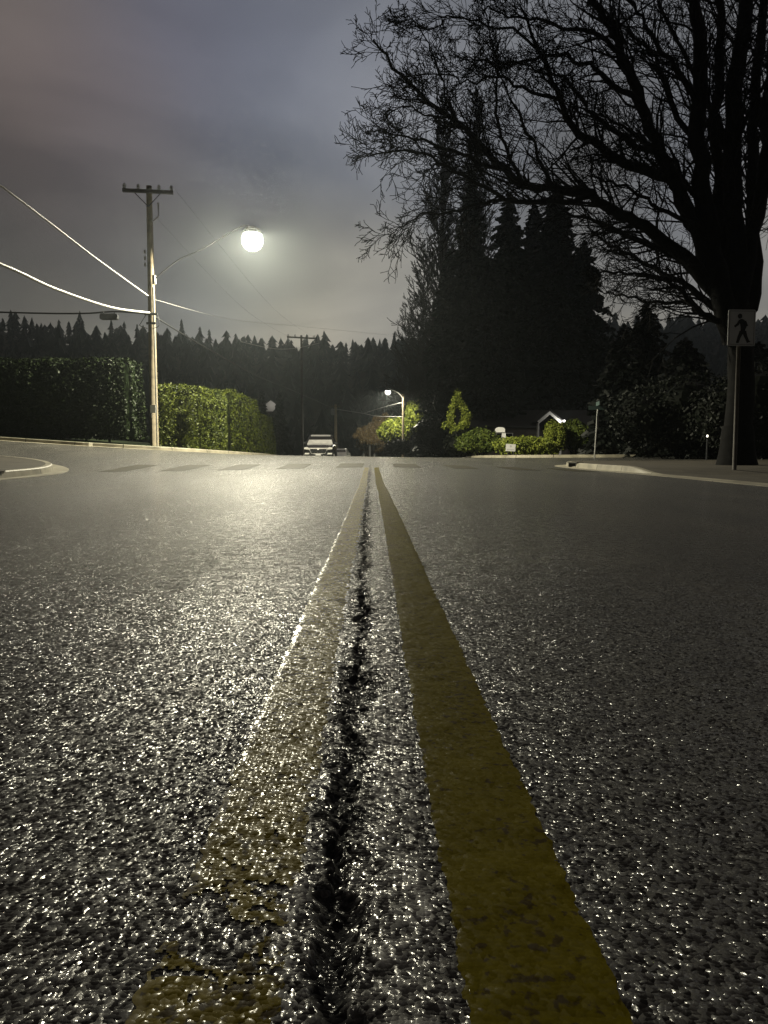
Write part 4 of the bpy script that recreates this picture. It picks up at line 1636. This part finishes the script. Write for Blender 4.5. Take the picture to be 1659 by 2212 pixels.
# yard sign
YY_ = 37.0
g = P(1103, 967, YY_)
zb = gz(g.x, YY_) + .1
t = thing('yard_sign', (g.x, YY_, zb), 'small tilted white yard sign with a round grey emblem before the lit shrub', 'yard sign')
mb = MB()
ax = Vector((1, 0, -.05)).normalized()
az = Vector((.06, 0, 1)).normalized()
mb.prism([(-.23, -.17), (.23, -.17), (.23, .17), (-.23, .17)], g, ax, az, .008)
part(mb, 'sign_panel', M['yardwhite'], t)
flat([[(.0 + .045 * math.cos(R(30 * k)), .07 + .05 * math.sin(R(30 * k))) for k in range(12)], [(-.16, -.105), (.16, -.105), (.16, -.075), (-.16, -.075)]],
     'printed_emblem', M['yardgrey'], t, base=g)
mb = MB()
for dx in (-.13, .13):
    mb.tube([(g.x + dx, YY_ + .012, zb - .1), (g.x + dx, YY_ + .012, g.z + .1)], .006, 5)
part(mb, 'wire_stake', M['galv'], t)

# white mailbox on post
YM = 41.6
g = P(1083, 952, YM)
zb = gz(g.x, YM) + .1
t = thing('mailbox', (g.x, YM, zb), 'white mailbox on a white post between the dim shrub and the lit shrub', 'mailbox')
zt_ = P(0, 934, YM).z
mb = MB()
mb.box((g.x + .12, YM, (zb + zt_) / 2), (.2, .2, zt_ - zb))
part(mb, 'post', M['white'], t)
mb = MB()
prof = [(-.25, -.1), (.25, -.1), (.25, .06), (.2, .13), (.1, .17), (-.1, .17), (-.2, .13), (-.25, .06)]
mb.prism(prof, Vector((g.x - .08, YM - .02, zt_ + .1)), Vector((1, 0, 0)), Vector((0, 0, 1)), .3)
part(mb, 'letter_box', M['white'], t)

# ------------------------------------------------------------------ house with porch gable
YH = 60.0
pk = P(1188, 888, YH)
el = P(1161, 910, YH)
zb = gz(pk.x, YH) + .05
hs = thing('house', (pk.x, YH + 4, zb), 'low dark house with a small white-edged porch gable among the shrubs', 'house')
wx0, wx1, wy0, wy1 = pk.x - 5.5, pk.x + 6.5, YH + 2, YH + 10
wh = 2.6
mb = MB()
mb.box(((wx0 + wx1) / 2, (wy0 + wy1) / 2, zb + wh / 2), (wx1 - wx0, wy1 - wy0, wh))
part(mb, 'wall', M['housewall'], hs)
mb = MB()
rz_ = zb + wh
ym = (wy0 + wy1) / 2
e = .5
for sgn, ya in ((-1, wy0 - e), (1, wy1 + e)):
    a = [Vector((wx0 - e, ya, rz_ - .05)), Vector((wx1 + e, ya, rz_ - .05)), Vector((wx1 + e, ym, rz_ + 1.5)), Vector((wx0 - e, ym, rz_ + 1.5))]
    up = Vector((0, 0, .12))
    vs = a + [q_ + up for q_ in a]
    mb.add(vs, [(0, 1, 2, 3), (7, 6, 5, 4), (0, 4, 5, 1), (1, 5, 6, 2), (2, 6, 7, 3), (3, 7, 4, 0)])
rf = part(mb, 'roof', M['roof'], hs)
# porch gable
gw = pk.x - el.x
drop = pk.z - el.z
mb = MB()
for sgn in (-1, 1):
    d = Vector((sgn * gw, 0, -drop))
    n_ = Vector((sgn * drop, 0, gw)).normalized()
    a = [pk, pk + d, pk + d - n_ * .22, pk - Vector((0, 0, .27))]
    vs = [Vector((q_.x, YH, q_.z)) for q_ in a] + [Vector((q_.x, YH + .06, q_.z)) for q_ in a]
    mb.add(vs, [(0, 1, 2, 3), (7, 6, 5, 4), (0, 4, 5, 1), (1, 5, 6, 2), (2, 6, 7, 3), (3, 7, 4, 0)])
part(mb, 'gable_board', M['white'], hs)
mb = MB()
for sgn in (-1, 1):
    d = Vector((sgn * (gw + .12), 0, -drop - .1))
    a = [pk + Vector((0, 0, .02)), pk + d + Vector((0, 0, .02))]
    vs = [Vector((a[0].x, YH - .1, a[0].z)), Vector((a[1].x, YH - .1, a[1].z)), Vector((a[1].x, YH + 3, a[1].z)), Vector((a[0].x, YH + 3, a[0].z))]
    vs = vs + [v_ + Vector((0, 0, .1)) for v_ in vs]
    mb.add(vs, [(0, 1, 2, 3), (7, 6, 5, 4), (0, 4, 5, 1), (1, 5, 6, 2), (2, 6, 7, 3), (3, 7, 4, 0)])
part(mb, 'porch_roof', M['roof'], hs)
for cxp in (el.x + .08, 2 * pk.x - el.x - .08):
    mb = MB()
    mb.tube([(cxp, YH + .2, zb), (cxp, YH + .2, zb + .25), (cxp, YH + .2, zb + .3), (cxp, YH + .2, el.z - .15)], [.16, .16, .11, .09], 10)
    part(mb, 'porch_column', M['white'], hs, smooth=True)
mb = MB()
mb.box((pk.x, wy0 - .03, zb + 1.0), (.95, .06, 2.0))
dr = part(mb, 'door', M['darkwood'], hs)
mb = MB()
mb.tube([(pk.x + .38, wy0 - .07, zb + 1.0), (pk.x + .38, wy0 - .13, zb + 1.0)], .03, 6)
part(mb, 'handle', M['chrome'], dr)
for wx in (pk.x - 3.2, pk.x + 3.0):
    mb = MB()
    for (cx_, cz_, sx_, sz_) in ((0, .62, 1.4, .08), (0, -.62, 1.4, .08), (-.66, 0, .08, 1.16), (.66, 0, .08, 1.16)):
        mb.box((wx + cx_, wy0 - .025, zb + 1.5 + cz_), (sx_, .05, sz_))
    wf = part(mb, 'window', M['white'], hs)
    mb = MB()
    mb.box((wx, wy0 - .012, zb + 1.5), (1.24, .02, 1.16))
    part(mb, 'pane', M['glass'], wf)
# porch lamp and point light added to brighten the gable
plz = el.z - .25
mb = MB()
mb.lathe([(.02, -.1), (.1, -.07), (.12, 0), (.1, .07), (.02, .1)], 10, (2 * pk.x - el.x + .12, YH - .12, el.z + .02))
part(mb, 'added_porch_lamp', emission('added_porch_glow', (1, .96, .88), 1.2), hs)
lamp_light('added_porch_light', (2 * pk.x - el.x + .1, YH - .55, el.z + .1), 25, (1, .95, .85), .1)

# far white shed wall glimpsed in the dark, lit by an added lamp with no fixture
YW = 128
g = P(585, 878, YW)
zb = gz(g.x, YW)
t = thing('garden_shed', (g.x, YW + 1.5, zb), 'pale gabled wall glimpsed as a small blurred patch among dark trees', 'shed')
zq = g.z
mb = MB()
mb.prism([(-.8, -.8), (.8, -.8), (.8, .4), (0, 1.0), (-.8, .4)], Vector((g.x, YW, zq)), Vector((1, 0, 0)), Vector((0, 0, 1)), .2)
part(mb, 'wall', M['white'], t)
mb = MB()
mb.box((g.x, YW + 1.6, zb + (zq - .8 - zb) / 2), (1.6, 3.0, zq - .8 - zb))
part(mb, 'base', M['housewall'], t)
mb = MB()
for s_ in (-1, 1):
    mb.add([(g.x, YW - .3, zq + 1.1), (g.x + s_ * 1.1, YW - .3, zq + .3), (g.x + s_ * 1.1, YW + 3, zq + .3), (g.x, YW + 3, zq + 1.1)], [(0, 1, 2, 3)])
part(mb, 'roof', M['roof'], t)
lamp_light('added_shed_light', (g.x + .3, YW - 1.6, zq + .4), 14, (1, .92, .8), .1)
for k, (px, py, W_) in enumerate(((566, 845, 2.2), (603, 850, 2.4), (585, 893, 1.6))):
    tp = P(px, py, YW - 4)
    zz = gz(tp.x, YW - 4)
    conifer('conifer', tp.x, YW - 4, zz, tp.z - zz, W_, M['needles'],
            ['dark tree left of the glimpsed pale wall', 'dark tree right of the glimpsed pale wall', 'low dark tree below the glimpsed pale wall'][k], 'trees round the pale wall', 700 + k, dens=1.2, leaf=.3)

# tiny porch light far right
YL = 27.5
g = P(1528, 942, YL)
t = thing('wall_lantern', (g.x, YL, g.z), 'tiny lit lantern glowing deep in the black shrubs at the right', 'lantern')
zb = gz(g.x, YL)
mb = MB()
mb.tube([(g.x, YL, zb), (g.x, YL, g.z - .1)], .03, 6)
part(mb, 'post', M['blacksteel'], t)
mb = MB()
mb.lathe([(.01, -.04), (.03, -.03), (.035, .03), (.01, .045)], 8, (g.x, YL, g.z))
part(mb, 'lamp_shade', emission('lantern_glow', (1, .93, .75), 1.6), t)


# small posts at the crest
def post(px, py0, py1, Yd, rad, label, name='marker_post', cat='post', group='white posts beside the road'):
    a = P(px, py1, Yd)
    b_ = P(px, py0, Yd)
    zb = gz(a.x, Yd)
    t = thing(name, (a.x, Yd, zb), label, cat, group)
    m = MB()
    m.tube([(a.x, Yd, zb - .1), (a.x, Yd, b_.z - .08)], rad, 8)
    part(m, 'shaft', M['white'], t)
    m = MB()
    m.lathe([(rad * 1.25, -.08), (rad * 1.25, -.02), (rad * .7, .04), (.01, .06)], 8, (a.x, Yd, b_.z))
    part(m, 'cap', M['signback'], t)


post(799, 962, 985, 66, .085, 'tallest white post just right of the road axis beyond the crest')
post(786, 981, 987, 60, .07, 'stubby white post left of the tall white post')
post(809, 981, 987, 60, .06, 'stubby white post right of the tall white post')


# ------------------------------------------------------------------ cars
def vehicle(name, cx, cy, rz, L, W, H, hoodz, paint, label, group, suv):
    zb = gz(cx, cy) + .004
    t = thing(name, (cx, cy, zb), label, 'car', group, rz)
    # car faces -y locally. stations: (y, half width, z bottom, shoulder z)
    hl = L / 2
    prof = [(-hl, .62, .40, hoodz - .34), (-hl + .10, .84, .28, hoodz - .20), (-hl + .35, .96, .24, hoodz - .06), (-hl + .95, .99, .22, hoodz),
            (-hl + 1.45, 1.0, .22, hoodz + .05), (0, 1.0, .22, hoodz + .07), (hl - .9, 1.0, .22, hoodz + .08), (hl - .25, .97, .26, hoodz + .04), (hl, .86, .36, hoodz - .1)]
    mb = MB()
    ring = []
    for (yy_, wv, z0, z1) in prof:
        w_ = W / 2 * wv
        zm = (z0 + z1) / 2
        ring.append([(-w_ * .9, yy_, z0), (-w_, yy_, z0 + .12), (-w_ * 1.0, yy_, zm), (-w_ * .97, yy_, z1 - .12), (-w_ * .86, yy_, z1 - .01), (-w_ * .4, yy_, z1 + .03),
                     (w_ * .4, yy_, z1 + .03), (w_ * .86, yy_, z1 - .01), (w_ * .97, yy_, z1 - .12), (w_ * 1.0, yy_, zm), (w_, yy_, z0 + .12), (w_ * .9, yy_, z0)])
    n = 12
    vs = [q_ for r_ in ring for q_ in r_]
    fs = [(i * n + k, i * n + (k + 1) % n, (i + 1) * n + (k + 1) % n, (i + 1) * n + k) for i in range(len(ring) - 1) for k in range(n)]
    fs += [tuple(reversed(range(n))), tuple((len(ring) - 1) * n + k for k in range(n))]
    mb.add(vs, fs)
    body_ = part(mb, 'body', paint, t, smooth=False, local=True)
    # cabin
    ws0, ws1 = -hl + (1.30 if suv else 1.25), -hl + (2.05 if suv else 2.1)
    rb, re_ = (hl - .55, hl - .2) if suv else (hl - 1.5, hl - .75)
    zs = hoodz + .02
    a_ = W / 2 * .93
    b2 = W / 2 * .72
    cab = [(-a_, ws0, zs), (a_, ws0, zs), (b2, ws1, H - .05), (-b2, ws1, H - .05), (-a_, re_, zs), (a_, re_, zs), (b2, rb, H - .05), (-b2, rb, H - .05)]
    mb = MB()
    mb.add(cab, [(3, 7, 4, 0), (1, 5, 6, 2), (5, 4, 7, 6)])
    part(mb, 'side_glass', M['glass'], t, local=True)
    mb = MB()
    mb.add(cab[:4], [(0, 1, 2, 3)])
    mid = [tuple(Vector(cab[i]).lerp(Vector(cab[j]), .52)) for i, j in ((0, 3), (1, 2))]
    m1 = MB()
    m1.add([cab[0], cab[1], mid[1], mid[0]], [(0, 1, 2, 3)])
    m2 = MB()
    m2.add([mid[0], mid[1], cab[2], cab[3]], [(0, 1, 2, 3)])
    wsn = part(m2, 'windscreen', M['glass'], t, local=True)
    part(m1, 'reflection_glass', M['glareglass'], wsn, local=True)
    # roof with rounded front
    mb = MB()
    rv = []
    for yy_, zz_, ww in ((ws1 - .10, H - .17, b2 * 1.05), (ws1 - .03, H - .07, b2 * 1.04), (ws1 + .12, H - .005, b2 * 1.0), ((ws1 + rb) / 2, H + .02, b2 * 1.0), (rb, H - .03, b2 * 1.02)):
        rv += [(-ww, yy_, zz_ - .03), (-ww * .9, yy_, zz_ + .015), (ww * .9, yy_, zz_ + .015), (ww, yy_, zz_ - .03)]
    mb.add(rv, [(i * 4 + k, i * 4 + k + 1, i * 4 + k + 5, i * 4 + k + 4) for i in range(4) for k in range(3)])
    part(mb, 'roof', M['silverpaint_and_glare'], t, local=True)  # on the dark car the silver paints in a roof-edge reflection
    # pillars
    for s_ in (-1, 1):
        for pa, pb_, pr in (((s_ * a_, ws0, zs), (s_ * b2, ws1, H - .05), .045), ((s_ * W / 2 * .95, 0.1, zs), (s_ * b2, .15, H - .05), .04), ((s_ * a_, re_, zs), (s_ * b2, rb, H - .05), .05)):
            mb = MB()
            mb.tube([pa, pb_], pr, 5)
            part(mb, 'pillar', paint, t, local=True)
    # front end
    gy_ = -hl - .005
    gz_ = hoodz - .42
    mb = MB()
    for k in range(4):
        f_ = k / 3
        w_ = (.62 - .12 * f_ ** 2) * W / 2
        mb.box((0, gy_ + .03, gz_ + .14 - .085 * k), (2 * w_, .05, .035))
    mb.tube([(-.64 * W / 2, gy_ + .05, gz_ + .18), (-.46 * W / 2, gy_, gz_ - .17), (.46 * W / 2, gy_, gz_ - .17), (.64 * W / 2, gy_ + .05, gz_ + .18), (-.64 * W / 2, gy_ + .05, gz_ + .18)], .022, 6)
    gr = part(mb, 'grille', M['chrome'], t, local=True)
    mb = MB()
    mb.lathe([(.01, -.02), (.07, -.02), (.07, .02), (.01, .02)], 12)
    rt = Matrix.Rotation(R(90), 3, 'X')
    mb.v = [tuple(rt @ Vector(v_) + Vector((0, gy_ - .02, gz_ + .12))) for v_ in mb.v]
    part(mb, 'badge', M['chrome'], gr, local=True)
    for s_ in (-1, 1):
        mb = MB()
        q_ = Vector((s_ * .78 * W / 2, -hl + .06, hoodz - .27))
        pl = [(-.16, -.07), (.14, -.05), (.17, .06), (-.02, .09), (-.15, .03)]
        pl = [(s_ * a1_, b1_) for a1_, b1_ in pl]
        mb.prism(pl, q_, Vector((1, s_ * .35, 0)).normalized(), Vector((0, 0, 1)), .12)
        part(mb, 'headlight', M['headglass'], t, local=True)
        mb = MB()
        mb.prism([(-.17, -.05), (.15, -.05), (.17, .04), (-.10, .05)], Vector((s_ * .76 * W / 2, -hl + .04, .52)), Vector((1, s_ * .3, 0)).normalized(), Vector((0, 0, 1)), .1)
        part(mb, 'fog_light', M['headglass'], t, local=True)
        mb = MB()
        mb.box((s_ * (W / 2 + .09), ws0 + .35, hoodz + .12), (.2, .1, .15))
        part(mb, 'wing_mirror', paint, t, local=True)
    mb = MB()
    mb.box((0, -hl - .005, .34), (W * .62, .06, .05))
    mb.box((0, -hl + .02, .50), (W * .3, .05, .03))
    part(mb, 'bumper_trim', M['chrome'], t, local=True)
    mb = MB()
    mb.box((0, -hl - .03, .44), (.33, .02, .10))
    part(mb, 'number_plate', M['plate'], t, local=True)
    wr_ = .36 if suv else .32
    for sx_ in (-1, 1):
        for sy_ in (-hl + .85, hl - .95):
            mb = MB()
            mb.lathe([(wr_ * .55, -.11), (wr_ * .95, -.11), (wr_, -.07), (wr_, .07), (wr_ * .95, .11), (wr_ * .55, .11)], 18)
            rt = Matrix.Rotation(R(90), 3, 'Y')
            mb.v = [tuple(rt @ Vector(v_) + Vector((sx_ * (W / 2 - .10), sy_, wr_))) for v_ in mb.v]
            wl_ = part(mb, 'wheel', M['tyre'], t, local=True)
            mb = MB()
            mb.lathe([(.02, -.02), (wr_ * .62, -.02), (wr_ * .62, .02), (.05, .035)], 12)
            mb.v = [tuple(rt @ Vector(v_) + Vector((sx_ * (W / 2 + .005), sy_, wr_))) for v_ in mb.v]
            part(mb, 'rim', M['rim'], wl_, local=True)
    return t


c1 = P(688, 985, 50)
vehicle('parked_car', c1.x, 52.2, R(0), 4.8, 1.92, 1.78, 1.12, M['carpaint'], 'dark sport utility vehicle with chrome grille parked facing the camera at the crest', 'cars parked along the left kerb', True)
c2 = P(731, 985, 62)
vehicle('parked_car', c2.x - .15, 64.5, R(-4), 4.5, 1.76, 1.45, .92, M['silverpaint_and_glare'], 'low silver car parked behind the dark sport utility vehicle', 'cars parked along the left kerb', False)

# ------------------------------------------------------------------ sky
w = bpy.data.worlds.new('World')
scene.world = w
w.use_nodes = True
nt = w.node_tree
nt.nodes.clear()
out = N(nt, 'ShaderNodeOutputWorld')
bg = N(nt, 'ShaderNodeBackground')
nt.links.new(bg.outputs[0], out.inputs[0])
tc = N(nt, 'ShaderNodeTexCoord')
dirv = tc.outputs['Generated']
sep = N(nt, 'ShaderNodeSeparateXYZ')
nt.links.new(dirv, sep.inputs[0])
# clouds stretched over the sky: noise on the plane overhead
zz = math_node(nt, 'ADD', math_node(nt, 'MAXIMUM', sep.outputs['Z'], 0.0), .22)
cx_ = math_node(nt, 'DIVIDE', sep.outputs['X'], zz)
cy_ = math_node(nt, 'DIVIDE', sep.outputs['Y'], zz)
comb = N(nt, 'ShaderNodeCombineXYZ')
nt.links.new(cx_, comb.inputs[0])
nt.links.new(cy_, comb.inputs[1])
cn = N(nt, 'ShaderNodeTexNoise')
cn.inputs['Scale'].default_value = 1.05
cn.inputs['Detail'].default_value = 5
cn.inputs['Roughness'].default_value = .48
cn.inputs['Distortion'].default_value = .5
mp = N(nt, 'ShaderNodeMapping')
mp.inputs['Location'].default_value = (3.4, 1.7, 0)
nt.links.new(comb.outputs[0], mp.inputs['Vector'])
nt.links.new(mp.outputs[0], cn.inputs['Vector'])
cloud = ramp(nt, cn.outputs['Fac'], [(.34, (.092, .092, .092)), (.50, (.150, .148, .142)), (.70, (.26, .252, .23))])
# town glow low in the sky
el_ = math_node(nt, 'MULTIPLY', math_node(nt, 'POWER', math_node(nt, 'SUBTRACT', 1.0, math_node(nt, 'MINIMUM', math_node(nt, 'ABSOLUTE', sep.outputs['Z']), 1.0)), 7.0), 1.0)
glow = mixrgb(nt, el_, (.72, .74, .77), (1.5, 1.46, 1.30))
mul = N(nt, 'ShaderNodeMix', data_type='RGBA', blend_type='MULTIPLY')
mul.inputs[0].default_value = 1
nt.links.new(cloud, mul.inputs[6])
nt.links.new(glow, mul.inputs[7])
# the bank of dark cloud low on the left
dk = vmath(nt, 'DISTANCE', dirv, (-.46, .86, .22))
dk = nt.nodes[-1].outputs['Value']
dkf = ramp(nt, dk, [(.05, (.42, .48, .52)), (.42, (1, 1, 1))])
mul2 = N(nt, 'ShaderNodeMix', data_type='RGBA', blend_type='MULTIPLY')
mul2.inputs[0].default_value = 1
nt.links.new(mul.outputs[2], mul2.inputs[6])
nt.links.new(dkf, mul2.inputs[7])
nt.links.new(mul2.outputs[2], bg.inputs[0])
bk = ramp(nt, math_node(nt, 'ADD', math_node(nt, 'MULTIPLY', sep.outputs['Y'], .5), .5), [(.15, .10), (.55, .45), (.8, 1.0)])  # unseen sky behind the camera dimmed to keep near surfaces dark
mul3 = N(nt, 'ShaderNodeMix', data_type='RGBA', blend_type='MULTIPLY')
mul3.inputs[0].default_value = 1
nt.links.new(mul2.outputs[2], mul3.inputs[6])
nt.links.new(bk, mul3.inputs[7])
nt.links.new(mul3.outputs[2], bg.inputs[0])
tn = N(nt, 'ShaderNodeTexNoise')
tn.inputs['Scale'].default_value = 1.6
tn.inputs['Detail'].default_value = 2
nt.links.new(dirv, tn.inputs['Vector'])
tint = ramp(nt, tn.outputs['Fac'], [(.36, (1.28, 1.0, .88)), (.5, (1.10, 1.02, .90)), (.64, (.94, .97, 1.08))])
mul4 = N(nt, 'ShaderNodeMix', data_type='RGBA', blend_type='MULTIPLY')
mul4.inputs[0].default_value = 1
nt.links.new(mul3.outputs[2], mul4.inputs[6])
nt.links.new(tint, mul4.inputs[7])
sky_c = mul4.outputs[2]
for (qx, qy, tc_, rad_) in ((20, 270, (1.24, .98, .94), .30), (560, 110, (.95, .98, 1.10), .30), (330, 40, (1.02, .99, 1.02), .22)):  # lens-flare tints painted into the sky colour around set directions
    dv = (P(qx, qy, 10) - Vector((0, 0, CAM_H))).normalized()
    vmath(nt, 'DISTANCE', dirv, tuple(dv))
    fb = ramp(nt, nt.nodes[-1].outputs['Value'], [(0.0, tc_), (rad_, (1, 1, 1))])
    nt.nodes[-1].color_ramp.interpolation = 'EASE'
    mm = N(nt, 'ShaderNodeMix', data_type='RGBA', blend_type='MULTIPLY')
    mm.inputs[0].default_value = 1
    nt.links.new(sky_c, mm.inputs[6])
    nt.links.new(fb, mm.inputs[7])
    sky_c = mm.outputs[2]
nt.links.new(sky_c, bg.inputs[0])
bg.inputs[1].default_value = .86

# ------------------------------------------------------------------ damp night air
hz = MB()
hz.box((0, 300, 60), (1900, 680, 140))
mv = bpy.data.materials.new('thin_mist')
mv.use_nodes = True
nt = mv.node_tree
nt.nodes.clear()
o = N(nt, 'ShaderNodeOutputMaterial')
pv = N(nt, 'ShaderNodeVolumePrincipled')
pv.inputs['Color'].default_value = (.78, .87, .90, 1)
pv.inputs['Density'].default_value = .00055
pv.inputs['Anisotropy'].default_value = .84
nt.links.new(pv.outputs[0], o.inputs['Volume'])
mv.cycles.homogeneous_volume = True
mv.cycles.volume_sampling = 'EQUIANGULAR'
hob = hz.build('haze', mv)
tag(hob, 'thin night mist hanging over the street', 'mist', kind='stuff')

# ------------------------------------------------------------------ render settings
scene.view_settings.view_transform = 'Standard'
scene.view_settings.look = 'None'
scene.view_settings.exposure = 1.0
scene.view_settings.gamma = 1
cy = scene.cycles
cy.use_denoising = True
cy.denoiser = 'OPENIMAGEDENOISE'
cy.denoising_input_passes = 'RGB_ALBEDO_NORMAL'
cy.denoising_prefilter = 'NONE'
cy.max_bounces = 5
cy.diffuse_bounces = 2
cy.glossy_bounces = 3
cy.transparent_max_bounces = 12
cy.volume_bounces = 0
cy.sample_clamp_indirect = 4
cy.sample_clamp_direct = 12
